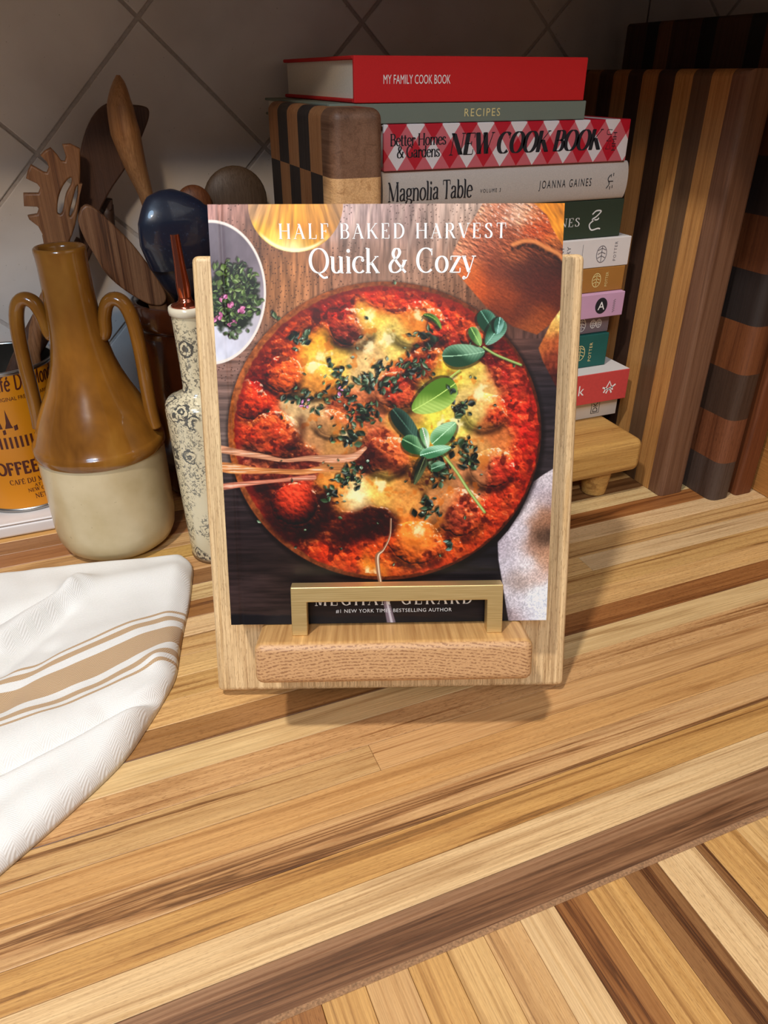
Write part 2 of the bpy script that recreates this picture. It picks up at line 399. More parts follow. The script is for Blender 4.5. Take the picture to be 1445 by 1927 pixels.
def tile_mesh(size, thick):
    bm = box_bm(-size / 2, size / 2, -size / 2, size / 2, 0, thick, 0.0016, 3)
    me = bpy.data.meshes.new('tile'); bm.to_mesh(me); bm.free()
    me.polygons.foreach_set('use_smooth', [False] * len(me.polygons)); return me
DIAG = 0.2184; PITCHT = DIAG / math.sqrt(2)
tile_me = tile_mesh(PITCHT - 0.0032, 0.0022); tile_me.materials.append(M_TILE)
wb = struct(box('wall_back', -1.6, WX + 0.1, WY, WY + 0.1, 0, 2.4, M_GROUT))
wr = struct(box('wall_right', WX, WX + 0.1, -1.0, WY, 0, 2.4, M_GROUT))
def put_tiles(parent, plane):
    for i in range(-5, 4):
        for j in range(-3, 2):
            for h in (0, 1):
                a = 0.315 + (i + 0.5 * h) * DIAG; z = 0.435 + (j + 0.5 * h + 0.5) * DIAG
                # tile centres sit half a diagonal from the grout crossings
                if z < -0.105 or z > 0.62: continue
                if plane == 'back':
                    if a < -0.62 or a > WX + 0.10: continue
                    M4 = Matrix.Translation((a, WY, z)) @ Matrix.Rotation(R(90), 4, 'X') @ Matrix.Rotation(R(45), 4, 'Z')
                    cuts = [((0, 0, 0.001), (0, 0, -1)), ((WX - 0.0035, 0, 0), (1, 0, 0))]; need = z < 0.12 or a > WX - 0.12
                else:
                    yy = WY - (a - 0.315) - 0.12
                    if yy > WY + 0.10 or yy < 0.05: continue
                    M4 = Matrix.Translation((WX, yy, z)) @ Matrix.Rotation(R(-90), 4, 'Y') @ Matrix.Rotation(R(45), 4, 'Z')
                    cuts = [((0, 0, 0.001), (0, 0, -1)), ((0, WY - 0.0035, 0), (0, 1, 0))]; need = z < 0.12 or yy > WY - 0.12
                me_ = tile_me
                if need:            # tiles cut to fit at the counter and the corner
                    bm = bmesh.new(); bm.from_mesh(tile_me); bm.transform(M4)
                    for co_, no_ in cuts:
                        bmesh.ops.bisect_plane(bm, geom=bm.verts[:] + bm.edges[:] + bm.faces[:], plane_co=co_, plane_no=no_, clear_outer=True)
                    if not bm.faces: bm.free(); continue
                    bm.transform(M4.inverted()); me_ = bpy.data.meshes.new('cut_tile'); bm.to_mesh(me_); bm.free(); me_.materials.append(M_TILE)
                o = bpy.data.objects.new('tile', me_); COL.objects.link(o); o.parent = parent; o.matrix_basis = M4
put_tiles(wb, 'back'); put_tiles(wr, 'right')

# wall cabinets above the counter (just above the frame): they shade the wall
for nm, (x0, x1, y0, y1), lab in (('wall_cabinet', (-0.9, WX, 0.515, WY), 'pale painted wall cabinet hung above the tiled back wall'),
                                   ('wall_cabinet', (0.40, WX, -0.10, 0.510), 'pale painted wall cabinet hung on the right-hand wall')):
    e = empty(nm, ((x0 + x1) / 2, (y0 + y1) / 2, 0.485)); tag(e, lab, 'cabinet')
    cx, cy = (x0 + x1) / 2, (y0 + y1) / 2
    box('carcass', x0 - cx, x1 - cx - 0.006, y0 - cy + 0.02, y1 - cy - 0.006, 0, 0.75, M_CAB, e, 0.002)
    nd = 3
    for i in range(nd):
        if y1 > 0.6:
            wd = (x1 - x0) / nd; box('door', x0 - cx + i * wd + 0.003, x0 - cx + (i + 1) * wd - 0.003, y0 - cy, y0 - cy + 0.019, 0.003, 0.747, M_CAB, e, 0.003)
        else:
            wd = (y1 - y0 - 0.02) / nd; box('door', x0 - cx - 0.019, x0 - cx - 0.0005, y0 + 0.02 - cy + i * wd + 0.003, y0 + 0.02 - cy + (i + 1) * wd - 0.003, 0.003, 0.747, M_CAB, e, 0.003)

# ------------------------------------------------------------------ countertop of glued staves
ct = empty('countertop', (0, 0, 0)); tag(ct, 'butcher block countertop of glued wooden staves under everything', 'countertop')
TH = 0.038
def stave(x0, x1, y0, y1, col, cross=False, mat=None, streaky=0.5):
    g = 0.00012
    L = (x1 - x0) if not cross else (y1 - y0); W = (y1 - y0) if not cross else (x1 - x0)
    bm = box_bm(-L / 2 + g, L / 2 - g, -W / 2 + g, W / 2 - g, -TH, 0, 0.00035, 1)
    o = bmobj('stave', bm, mat or M_STAVE, ct)
    o.location = ((x0 + x1) / 2, (y0 + y1) / 2, random.uniform(-0.00008, 0.00008))
    if cross: o.rotation_euler[2] = R(90)
    o.color = srgb(*col)[:3] + (streaky,)
    return o
P0 = 0.2172; PW = 0.0229
pal = {'walnut': (168, 130, 94), 'pale': (230, 194, 142), 'gold': (212, 164, 98), 'tan': (214, 170, 114), 'brown': (164, 112, 62), 'red': (160, 102, 54), 'light': (224, 182, 120), 'dk': (148, 104, 62)}
rowsC = [('walnut', 'walnut', 'walnut'), ('pale', 'gold', 'pale'), ('gold', 'gold', 'brown'), ('tan', 'tan', 'tan'), ('light', 'gold', 'light'),
         ('gold', 'tan', 'tan'), ('tan', 'tan', 'dk'), ('gold', 'light', 'pale'), ('tan', 'brown', 'brown'), ('gold', 'tan', 'light'), ('brown', 'gold', 'red'),
         ('gold', 'light', 'pale'), ('brown', 'tan', 'brown'), ('gold', 'gold', 'pale'), ('red', 'brown', 'red'), ('light', 'tan', 'pale'), ('brown', 'dk', 'brown'),
         ('gold', 'tan', 'light'), ('brown', 'gold', 'brown'), ('tan', 'tan', 'tan'), ('gold', 'brown', 'gold'), ('brown', 'gold', 'brown'), ('tan', 'gold', 'gold'), ('gold', 'tan', 'tan'),
         ('tan', 'brown', 'gold'), ('gold', 'tan', 'tan'), ('brown', 'gold', 'gold'), ('gold', 'gold', 'gold')]
for k, row in enumerate(rowsC):
    y0 = 0.1915 if k == 0 else P0 + (k - 1) * PW; y1 = P0 + k * PW
    if y0 > WY - 0.008: break
    y1 = min(y1, WY - 0.006)
    rr = random.Random(k * 13 + 5)
    j1 = -0.30 + rr.uniform(-0.08, 0.08); j2 = 0.10 + rr.uniform(0.0, 0.45)
    if k == 5: j2 = 0.1227
    if k in (0, 1): j1, j2 = -0.28, 0.46
    if k in (2,): j2 = 0.5
    xs = [-0.9, -0.45 + rr.uniform(-.1, .1), j1, j2, WX - 0.006]
    cols = [row[0], row[0], row[1], row[2]]
    if k % 3 != 2 and k != 5: xs.pop(3); cols.pop(2 if k % 2 else 3)
    for i in range(len(cols)):
        cc = pal[cols[i]]; d = rr.uniform(-7, 7); cc = tuple(min(255, max(0, c + d + rr.uniform(-4, 4))) for c in cc)
        stave(xs[i], xs[i + 1], y0, y1, cc, mat=M_WALNUT if k == 0 else None, streaky={0: 0.9, 1: 0.08, 2: 0.8, 3: 1.0, 4: 0.55, 5: 1.0, 6: 1.0, 7: 0.1, 8: 0.8, 9: 0.3, 10: 0.9, 11: 0.15, 12: 0.7, 13: 0.1, 14: 0.8}.get(k, 0.5))
xb = [0.0433, 0.0662, 0.0892, 0.1110, 0.1326, 0.1545, 0.1761, 0.1972, 0.2225, 0.2455, 0.2727, 0.2790, 0.304, 0.327, 0.350, 0.373, 0.396, 0.419, 0.442, 0.465, 0.488, 0.511, 0.534, 0.557, 0.58, 0.603, 0.626, 0.649, WX - 0.006]
cn = ['gold', 'tan', 'gold', 'light', 'tan', 'pale', 'brown', 'gold', 'dk', 'pale', 'dk', 'gold', 'light', 'gold', 'tan', 'brown', 'gold', 'tan', 'gold', 'light', 'tan', 'brown', 'gold', 'tan', 'gold', 'light', 'gold', 'tan']
for i, (a, b_) in enumerate(zip(xb, xb[1:])):
    stave(a, b_, -0.62, 0.1885, pal[cn[i]], True, streaky={'dk': 1.0, 'brown': 0.9, 'pale': 0.15, 'light': 0.3}.get(cn[i], 0.6))
for i in range(6):
    a = 0.0433 - (i + 1) * PW
    stave(a, a + PW, -0.62, 0.1885, pal[random.choice(['gold', 'tan', 'light', 'brown'])], True)
M_FILL = plain('seam_filler', srgb(150, 112, 78), 0.85, var=0.35, scale=700, bumps=0.8)
box('seam_filler', -0.094, WX - 0.006, 0.1883, 0.1917, -TH, -0.0003, M_FILL, ct)
# continue the long counter front further left of the cross run
# ================================================================== COOKBOOK STAND
yaw2 = R(1.4)
lat = RT * math.cos(yaw2) + FW * math.sin(yaw2); fwd = FW * math.cos(yaw2) - RT * math.sin(yaw2)
TS, TC = 0.2996, 0.954
o0 = FW * 0.4175 + RT * 0.0050
SM = Matrix(((lat[0], fwd[0] * TS, -fwd[0] * TC, o0[0]), (lat[1], fwd[1] * TS, -fwd[1] * TC, o0[1]), (0, TC, TS, CAM_H - 0.3244), (0, 0, 0, 1)))
def frame_empty(name, M, off=(0, 0, 0)):
    e = bpy.data.objects.new(name, None); COL.objects.link(e); e.empty_display_size = 0.02
    e.matrix_world = M @ Matrix.Translation(off); return e
stand = frame_empty('cookbook_stand', SM, (0, -0.0618, -0.0095))
tag(stand, 'oak easel cookbook stand with thick ledge and square brass rail', 'book stand')
sy, sz = 0.0618, 0.0095     # local shift back to the board-plane frame
box('board', -0.125, 0.125, -0.0618 + sy, 0.2372 + sy, -0.019 + sz, 0 + sz, M_OAK, stand, 0.004, 4)
# oak ledge with end-grain front
m, nt, b = new_mat('oak_end_grain')
tc = N(nt, 'ShaderNodeTexCoord')
mp = mapping(nt, tc.outputs['Object'], (1, 1, 1), (0.005, 0.105, 0))
sx = N(nt, 'ShaderNodeSeparateXYZ'); nt.links.new(mp, sx.inputs[0])
nz = noise(nt, tc.outputs['Object'], 40, 3)
x2 = math_(nt, 'POWER', math_(nt, 'ABSOLUTE', sx.outputs[0]), 2.0); y2 = math_(nt, 'POWER', sx.outputs[1], 2.0)
rad = math_(nt, 'SQRT', math_(nt, 'ADD', math_(nt, 'MULTIPLY', x2, 0.45), y2))
rad = math_(nt, 'MULTIPLY_ADD', nz.outputs[0], 0.006, rad)
band = math_(nt, 'SINE', math_(nt, 'MULTIPLY', rad, 2 * math.pi / 0.0021))
dash = noise(nt, mapping(nt, tc.outputs['Object'], (520, 900, 300)), 1.0, 2)
bb = math_(nt, 'MULTIPLY', math_(nt, 'MULTIPLY_ADD', band, 0.5, 0.5), ramp(nt, dash.outputs[0], [(0.42, (0, 0, 0)), (0.58, (1, 1, 1))]).outputs[0])
cc = mixc(nt, bb, srgb(204, 158, 110), srgb(146, 102, 66))
# long-grain top face
geo = N(nt, 'ShaderNodeNewGeometry')
g1 = noise(nt, mapping(nt, tc.outputs['Object'], (420, 200, 14)), 1.0, 4)
topc = ramp(nt, g1.outputs[0], [(0.3, srgb(176, 128, 74)), (0.7, srgb(218, 172, 110))]).outputs[0]
vt = N(nt, 'ShaderNodeVectorTransform', vector_type='NORMAL', convert_from='WORLD', convert_to='OBJECT'); nt.links.new(geo.outputs['Normal'], vt.inputs[0])
sn = N(nt, 'ShaderNodeSeparateXYZ'); nt.links.new(vt.outputs[0], sn.inputs[0])
isf = ramp(nt, math_(nt, 'ABSOLUTE', sn.outputs[2]), [(0.45, (0, 0, 0)), (0.7, (1, 1, 1))]).outputs[0]
nt.links.new(mixc(nt, isf, topc, cc), b.inputs['Base Color']); setin(b, Roughness=0.5)
bump(nt, b, bb, 0.15, 0.0004)
M_OAKEND = m
LD = 0.061
box('ledge', -0.0880, 0.0880, -0.0275 + sy, 0 + sy, 0.0002 + sz, LD + sz, M_OAKEND, stand, 0.0055, 4)
# brass rail: a square U standing on the ledge
m, nt, b = new_mat('brushed_brass')
tc = N(nt, 'ShaderNodeTexCoord'); n = noise(nt, mapping(nt, tc.outputs['Object'], (30, 1400, 1400)), 1, 3)
nt.links.new(ramp(nt, n.outputs[0], [(0.3, srgb(206, 178, 118)), (0.7, srgb(230, 206, 148))]).outputs[0], b.inputs['Base Color'])
setin(b, Metallic=0.85, Roughness=0.46); M_BRASS = m
RX0, RX1, RH, RB = -0.0650, 0.0700, 0.0325, 0.0100
bm = bmesh.new()
prof = [(RX0, 0), (RX0, RH), (RX1, RH), (RX1, 0), (RX1 - RB, 0), (RX1 - RB, RH - RB), (RX0 + RB, RH - RB), (RX0 + RB, 0)]
f0 = [bm.verts.new((x, y, 0.0372)) for x, y in prof]; f1 = [bm.verts.new((x, y, 0.0472)) for x, y in prof]
bm.faces.new(f0[::-1]); bm.faces.new(f1)
for i in range(8): bm.faces.new((f0[i], f0[(i + 1) % 8], f1[(i + 1) % 8], f1[i]))
bmesh.ops.recalc_face_normals(bm, faces=bm.faces[:])
bmesh.ops.bevel(bm, geom=bm.edges[:], offset=0.0005, segments=2, profile=0.5, affect='EDGES')
o = bmobj('brass_rail', bm, M_BRASS, stand, (0, sy, sz)); o['label'] = 'square brushed brass rail on the ledge'
# rear prop
bm = bmesh.new()
tri = [(0.020, -0.0191), (0.150, -0.0191), (-0.002, -0.0705)]
a = [bm.verts.new((-0.03, y, z)) for y, z in tri]; c_ = [bm.verts.new((0.03, y, z)) for y, z in tri]
bm.faces.new(a[::-1]); bm.faces.new(c_)
for i in range(3): bm.faces.new((a[i], a[(i + 1) % 3], c_[(i + 1) % 3], c_[i]))
bmesh.ops.recalc_face_normals(bm, faces=bm.faces[:])
bmobj('rear_prop', bm, M_OAK, stand, (0, sy, sz))

# ================================================================== COOKBOOK
BT = 0.028
bk = frame_empty('cookbook', SM, (-0.002, 0.0006, 0.0))
tag(bk, 'hardback cookbook with a skillet of cheesy meatballs on its cover, propped on the oak stand', 'book')
BW, BH = 0.2105, 0.262
M_PAGE = plain('book_pages', srgb(226, 216, 198), 0.9, var=0.06, scale=900)
M_BLACK = plain('dark_book_cloth', srgb(26, 26, 34), 0.5, var=0.1)
x0, x1 = -BW / 2, BW / 2
box('back_cover', x0, x1, 0, BH, 0.0004, 0.0030, M_BLACK, bk, 0.0006)
box('spine', x0, x0 + 0.003, 0, BH, 0.0031, BT - 0.0031, M_BLACK, bk, 0.0006)
box('pages', x0 + 0.004, x1 - 0.004, 0.004, BH - 0.004, 0.0031, BT - 0.0031, M_PAGE, bk)
box('front_cover', x0, x1, 0, BH, BT - 0.003, BT - 0.0007, M_BLACK, bk, 0.0005)
# ---- printed cover photograph: a colour per vertex of a fine grid, drawn in code
def hash2(ix, iy, seed):
    h = (ix.astype(np.int64) * 374761393 + iy.astype(np.int64) * 668265263 + seed * 974634777) & 0x7fffffff
    h = ((h ^ (h >> 13)) * 1274126177) & 0x7fffffff
    return ((h ^ (h >> 16)) & 0xffff) / 65535.0
def vnoise(x, y, seed=0):
    ix = np.floor(x).astype(np.int64); iy = np.floor(y).astype(np.int64); fx = x - ix; fy = y - iy
    fx = fx * fx * (3 - 2 * fx); fy = fy * fy * (3 - 2 * fy)
    a = hash2(ix, iy, seed); b2 = hash2(ix + 1, iy, seed); c2 = hash2(ix, iy + 1, seed); d2 = hash2(ix + 1, iy + 1, seed)
    return (a * (1 - fx) + b2 * fx) * (1 - fy) + (c2 * (1 - fx) + d2 * fx) * fy
def fbm(x, y, oct=4, seed=0, g=0.5):
    s = 0; a = 1; t = 0
    for i in range(oct):
        s = s + a * vnoise(x * 2 ** i, y * 2 ** i, seed + i * 17); t += a; a *= g
    return s / t
def worley(x, y, seed=0):
    ix = np.floor(x).astype(np.int64); iy = np.floor(y).astype(np.int64)
    d = np.full(x.shape, 9.0)
    for i in (-1, 0, 1):
        for j in (-1, 0, 1):
            cx = ix + i + hash2(ix + i, iy + j, seed); cy = iy + j + hash2(ix + i, iy + j, seed + 91)
            d = np.minimum(d, np.hypot(x - cx, y - cy))
    return d
def sstep(a, b, x):
    t = np.clip((x - a) / (b - a), 0, 1); return t * t * (3 - 2 * t)
def homog(src, dst):
    A = []
    for (x, y), (u, v) in zip(src, dst):
        A.append([x, y, 1, 0, 0, 0, -u * x, -u * y, -u]); A.append([0, 0, 0, x, y, 1, -v * x, -v * y, -v])
    return np.linalg.svd(np.array(A, float))[2][-1].reshape(3, 3)
CQ = [(397, 383), (1068, 386), (1028, 1170), (437, 1177)]
HM = homog([(0, 0), (1, 0), (1, 1), (0, 1)], CQ); HI = np.linalg.inv(HM)
def uv_of(px, py):
    q = HI @ np.array([px, py, 1.0]); return q[0] / q[2], q[1] / q[2]
GX, GY = 600, 740
uu, vv = np.meshgrid(np.linspace(0, 1, GX), np.linspace(0, 1, GY))
W_ = HM[2, 0] * uu + HM[2, 1] * vv + HM[2, 2]
PX = (HM[0, 0] * uu + HM[0, 1] * vv + HM[0, 2]) / W_
PY = (HM[1, 0] * uu + HM[1, 1] * vv + HM[1, 2]) / W_
def rbf(pts, sig):
    P = np.array(pts, float); num = np.zeros(PX.shape + (3,)); den = np.zeros(PX.shape)
    wx = PX + 14 * (fbm(PX / 22, PY / 22, 3, 5) - .5); wy = PY + 14 * (fbm(PX / 22, PY / 22, 3, 9) - .5)
    for x, y, r, g, b2 in P:
        wt = np.exp(-((wx - x) ** 2 + (wy - y) ** 2) / (2 * sig * sig)) + 1e-9 / (1 + (wx - x) ** 2 + (wy - y) ** 2)
        num += wt[..., None] * np.array([r, g, b2]); den += wt
    return num / den[..., None]
IM = np.zeros(PX.shape + (3,))
def over(mask, col):
    global IM
    col = np.array(col, float) if not isinstance(col, np.ndarray) else col
    IM = IM * (1 - mask[..., None]) + col * mask[..., None]
def mul(f):
    global IM
    IM = IM * f[..., None]
def relief(h, k, ang=-60):
    gy, gx = np.gradient(h)
    return k * (gx * math.cos(R(ang)) + gy * math.sin(R(ang)))
def poly_mask(pts, soft=1.2):
    P = np.array(pts, float); inside = np.zeros(PX.shape, bool); d = np.full(PX.shape, 1e9)
    n_ = len(P)
    for i in range(n_):
        ax, ay = P[i]; bx, by = P[(i + 1) % n_]
        cond = ((ay > PY) != (by > PY)) & (PX < (bx - ax) * (PY - ay) / ((by - ay) if by != ay else 1e-9) + ax)
        inside ^= cond
        t = np.clip(((PX - ax) * (bx - ax) + (PY - ay) * (by - ay)) / ((bx - ax) ** 2 + (by - ay) ** 2 + 1e-9), 0, 1)
        d = np.minimum(d, np.hypot(PX - ax - t * (bx - ax), PY - ay - t * (by - ay)))
    sd = np.where(inside, d, -d)
    return sstep(-soft, soft, sd), sd
def line_mask(pts, wd, soft=1.0):
    d = np.full(PX.shape, 1e9)
    wds = wd if hasattr(wd, '__len__') else [wd] * len(pts)
    for i in range(len(pts) - 1):
        (ax, ay), (bx, by) = pts[i], pts[i + 1]
        t = np.clip(((PX - ax) * (bx - ax) + (PY - ay) * (by - ay)) / ((bx - ax) ** 2 + (by - ay) ** 2 + 1e-9), 0, 1)
        d = np.minimum(d, np.hypot(PX - ax - t * (bx - ax), PY - ay - t * (by - ay)) - (wds[i] * (1 - t) + wds[i + 1] * t))
    return sstep(soft, -soft, d), d
def curve(*p): return [(q.x, q.y) for q in smooth_path([(x, y, 0) for x, y in p], 6)]
rng = np.random.RandomState(4)
def local(cx, cy, rad):
    """index window of the grid around a photo point"""
    u, v = uv_of(cx, cy); ru = rad / 560; rv = rad / 700
    i0, i1 = int(max(0, (v - rv) * GY)), int(min(GY, (v + rv) * GY + 2)); j0, j1 = int(max(0, (u - ru) * GX)), int(min(GX, (u + ru) * GX + 2))
    return (slice(i0, max(i0, i1)), slice(j0, max(j0, j1)))

# table
BGP = [(400, 390, 175, 135, 130), (450, 400, 165, 125, 110), (480, 480, 120, 85, 65), (520, 530, 165, 115, 75), (560, 560, 180, 125, 85), (540, 620, 130, 95, 75), (470, 640, 150, 115, 100),
       (690, 400, 190, 165, 160), (760, 400, 160, 135, 130), (850, 400, 190, 165, 150), (800, 440, 150, 125, 115), (700, 480, 145, 115, 100), (780, 510, 165, 130, 110), (860, 480, 165, 130, 110),
       (640, 540, 160, 115, 90), (850, 560, 150, 110, 85), (900, 580, 120, 80, 60), (950, 620, 70, 50, 42), (985, 650, 120, 85, 75), (1010, 690, 60, 50, 52), (1020, 740, 48, 44, 50), (1030, 800, 60, 52, 55), (1030, 870, 62, 55, 58),
       (430, 700, 140, 110, 100), (430, 760, 125, 105, 98), (430, 830, 120, 105, 100), (440, 940, 62, 52, 54), (450, 1000, 58, 46, 48), (480, 1050, 48, 38, 38), (520, 1090, 58, 46, 42), (460, 1120, 72, 58, 60), (500, 1150, 62, 50, 48),
       (600, 1120, 46, 36, 34), (750, 1130, 50, 38, 36), (880, 1120, 44, 38, 42), (930, 1050, 36, 34, 40), (920, 1150, 40, 34, 38), (700, 1160, 44, 34, 36), (440, 1160, 60, 48, 44)]
IM = rbf(BGP, 34)
gr = fbm(PX / 60 + .15 * PY / 60, PY / 5, 4, 3); gr2 = fbm(PX / 5, PY / 46, 4, 33)
mul(0.62 + 0.76 * np.where(PY < 640, gr2, gr))
dots = worley(PX / 9, PY / 9, 12); pick = vnoise(PX / 40, PY / 40, 50)
over(sstep(.16, .08, dots) * (pick > .45) * (PY < 720) * .75, (52, 34, 28))
for k in range(46):
    x, y = rng.uniform(400, 1060), rng.uniform(390, 1160); l = rng.uniform(20, 60); a = rng.uniform(-.5, .3)
    mk, _ = line_mask([(x, y), (x + l * math.cos(a), y + l * math.sin(a))], .4, .7); over(mk * .45, (50, 36, 32))
for x, w2 in ((680, 9), (705, 5), (765, 8), (792, 6), (840, 12), (862, 6)):     # light streaks
    mk = sstep(w2, 0, np.abs(PX - (x - .22 * (PY - 390)))) * sstep(560, 400, PY); over(mk * .42, (232, 205, 190))
# torn lower edge of the table
over(sstep(1158, 1164, PY + 5 * fbm(PX / 30, PY * 0, 3, 8) - .012 * (PX - 440)), (30, 30, 38))
# plate of herbs
e1 = np.hypot((PX - 402) / 104, (PY - 549) / 136)
over(sstep(1.012, 1.0, e1), (232, 222, 214))
pl = rbf([(410, 440, 120, 112, 120), (450, 470, 118, 108, 116), (480, 540, 140, 130, 138), (490, 590, 178, 170, 178), (440, 640, 200, 200, 215), (420, 670, 222, 226, 240), (470, 625, 208, 206, 215)], 30)
over(sstep(.975, .955, e1), pl * (0.9 + .2 * fbm(PX / 14, PY / 26, 3, 2))[..., None])
def chips(n_, centers, spread, size, cols, edge=None):
    for k in range(n_):
        cx, cy = centers[rng.randint(len(centers))][:2]; sp_k = spread
        x = cx + rng.normal() * sp_k; y = cy + rng.normal() * sp_k * .8
        rx = rng.uniform(*size); ry = rx * rng.uniform(.35, .8); a = rng.uniform(0, math.pi)
        w_ = local(x, y, rx + 3); X_, Y_ = PX[w_] - x, PY[w_] - y
        if X_.size == 0: continue
        U_ = (X_ * math.cos(a) + Y_ * math.sin(a)) / rx; V_ = (-X_ * math.sin(a) + Y_ * math.cos(a)) / ry
        d = np.abs(U_) ** 1.4 + np.abs(V_) ** 1.2
        mk = sstep(1.15, .85, d)
        c0 = np.array(cols[rng.randint(len(cols))], float); c1 = c0 * 1.0 + rng.uniform(20, 95)
        hl = sstep(-.3, .7, V_ * (1 if rng.rand() < .5 else -1) + .25 * U_)
        col = c0 * (1 - hl[..., None]) + np.minimum(c1, 250) * hl[..., None]
        sh = sstep(1.9, .9, np.abs((U_ * rx + 1.2) / rx) ** 1.4 + np.abs((V_ * ry - 1.6) / ry) ** 1.2) * .45
        IM[w_] = IM[w_] * (1 - sh[..., None]) + np.array([30., 22, 16]) * sh[..., None]
        IM[w_] = IM[w_] * (1 - mk[..., None]) + col * mk[..., None]
hp = np.hypot((PX - 440) / 52, (PY - 560) / 66) + .35 * (fbm(PX / 12, PY / 12, 3, 6) - .5)
over(sstep(1.05, .85, hp) * (PX < 500), (34, 44, 26))
chips(330, [(430, 520), (455, 550), (430, 585), (465, 575), (420, 560), (460, 520)], 17, (3.5, 8), [(46, 62, 34), (70, 92, 48), (96, 118, 62), (38, 52, 30)])
chips(26, [(427, 560), (441, 575), (417, 597), (444, 607), (460, 583)], 4, (3, 6), [(178, 96, 140), (200, 120, 160)])
chips(20, [(450, 620), (440, 635), (528, 595)], 8, (3, 7), [(70, 88, 56), (90, 108, 76)])
# glass of amber drink
eg = np.hypot((PX - 563) / 90, (PY - 383) / 92)
am = rbf([(490, 400, 190, 150, 110), (520, 410, 226, 160, 70), (560, 400, 236, 168, 60), (600, 400, 226, 160, 66), (640, 400, 170, 130, 90), (500, 440, 226, 170, 50), (560, 440, 214, 138, 38), (610, 430, 206, 136, 50), (520, 455, 250, 220, 120), (560, 468, 255, 245, 190), (600, 460, 236, 170, 50), (630, 430, 190, 140, 80)], 16)
rays = fbm((PX - 563) / (3 + (PY - 300) * .03), PY / 60, 3, 77)
over(sstep(1.0, .985, eg), am * (.7 + .6 * rays)[..., None])
arcb = sstep(.06, .0, np.abs(eg - .95)) * sstep(430, 452, PY) * sstep(640, 590, PX)
over(arcb * .9, (255, 246, 205))
mk, _ = line_mask(curve((545, 425), (600, 455), (652, 500)), 1.0); 
# bread
def bxy(x, y): return (720 + x / 3.705, 370 + y / 3.705)
BR = [bxy(*p) for p in [(730, 40), (1060, 40), (1165, 140), (1200, 230), (1275, 360), (1290, 500), (1270, 770), (1190, 900), (1090, 975), (920, 915), (740, 780), (630, 650), (530, 530), (510, 400), (560, 300), (640, 190)]]
IMb = IM.copy()
over(poly_mask([bxy(*p) for p in [(1050, 30), (1310, 30), (1310, 400), (1240, 360), (1170, 160)]])[0], rbf([(1030, 400, 206, 132, 40), (1060, 400, 200, 125, 38), (1055, 440, 222, 150, 52), (1062, 470, 190, 110, 40)], 22) * (.7 + .6 * fbm((PX - PY * .6) / 5, (PX * .6 + PY) / 26, 3, 4))[..., None])
mk, sdb = poly_mask(BR, 1.5)
bc = rbf([bxy(*p[:2]) + p[2:] for p in [(760, 90, 216, 160, 128), (860, 120, 190, 112, 84), (960, 110, 235, 205, 180), (1060, 130, 205, 130, 90), (640, 300, 205, 130, 95), (560, 400, 228, 160, 125), (700, 350, 166, 92, 66), (800, 260, 178, 105, 78), (900, 330, 150, 82, 58), (1080, 250, 206, 92, 52), (1150, 220, 186, 84, 44), (1200, 350, 220, 130, 70), (960, 380, 188, 110, 70), (1050, 400, 86, 46, 36), (1150, 480, 90, 48, 38), (1240, 450, 66, 36, 30), (600, 560, 222, 120, 62), (700, 640, 214, 100, 42), (800, 560, 140, 74, 52), (880, 700, 168, 82, 44), (960, 560, 100, 54, 42), (1080, 620, 104, 52, 40), (1180, 640, 98, 48, 38), (1000, 800, 116, 60, 42), (1080, 900, 176, 98, 56), (1150, 850, 150, 76, 42), (1240, 720, 104, 52, 36), (830, 800, 130, 64, 38)]], 17)
h = fbm((PX * .8 + PY * .5) / 9, (PY * .8 - PX * .5) / 3.5, 4, 14); h2 = fbm(PX / 3, PY / 3, 3, 15)
top_l = sstep(520, 470, PY)
over(mk, bc * (.82 + .2 * h2 + relief(h, 1.3) * (.35 + top_l))[..., None])
over(mk * sstep(.64, .74, fbm((PX + PY * .7) / 7, (PY - PX) / 4, 3, 19)) * sstep(480, 400, PY) * .7, (245, 220, 205))
tear = curve(*[bxy(*p) for p in [(930, 375), (1010, 350), (1090, 360), (1160, 400), (1240, 440), (1275, 480)]])
mt, _ = line_mask(tear, 5, 3); over(mt * mk * fbm(PX / 4, PY / 4, 2, 3), (40, 24, 20))
mt, _ = line_mask([(x, y - 8) for x, y in tear], 4, 3); over(mt * mk * .8, (228, 150, 92))
# second loaf at the right edge
mk, _ = poly_mask([bxy(*p) for p in [(1270, 780), (1190, 890), (1100, 1070), (1130, 1160), (1230, 1360), (1290, 1300), (1290, 780)]], 1.5)
over(mk, rbf([bxy(*p[:2]) + p[2:] for p in [(1240, 820, 236, 206, 130), (1200, 920, 226, 176, 96), (1130, 1060, 190, 110, 60), (1200, 1030, 160, 84, 50), (1190, 1150, 128, 62, 44), (1230, 1300, 80, 40, 36)]], 12) * (.7 + .6 * fbm(PX / 5, PY / 5, 3, 24))[..., None])

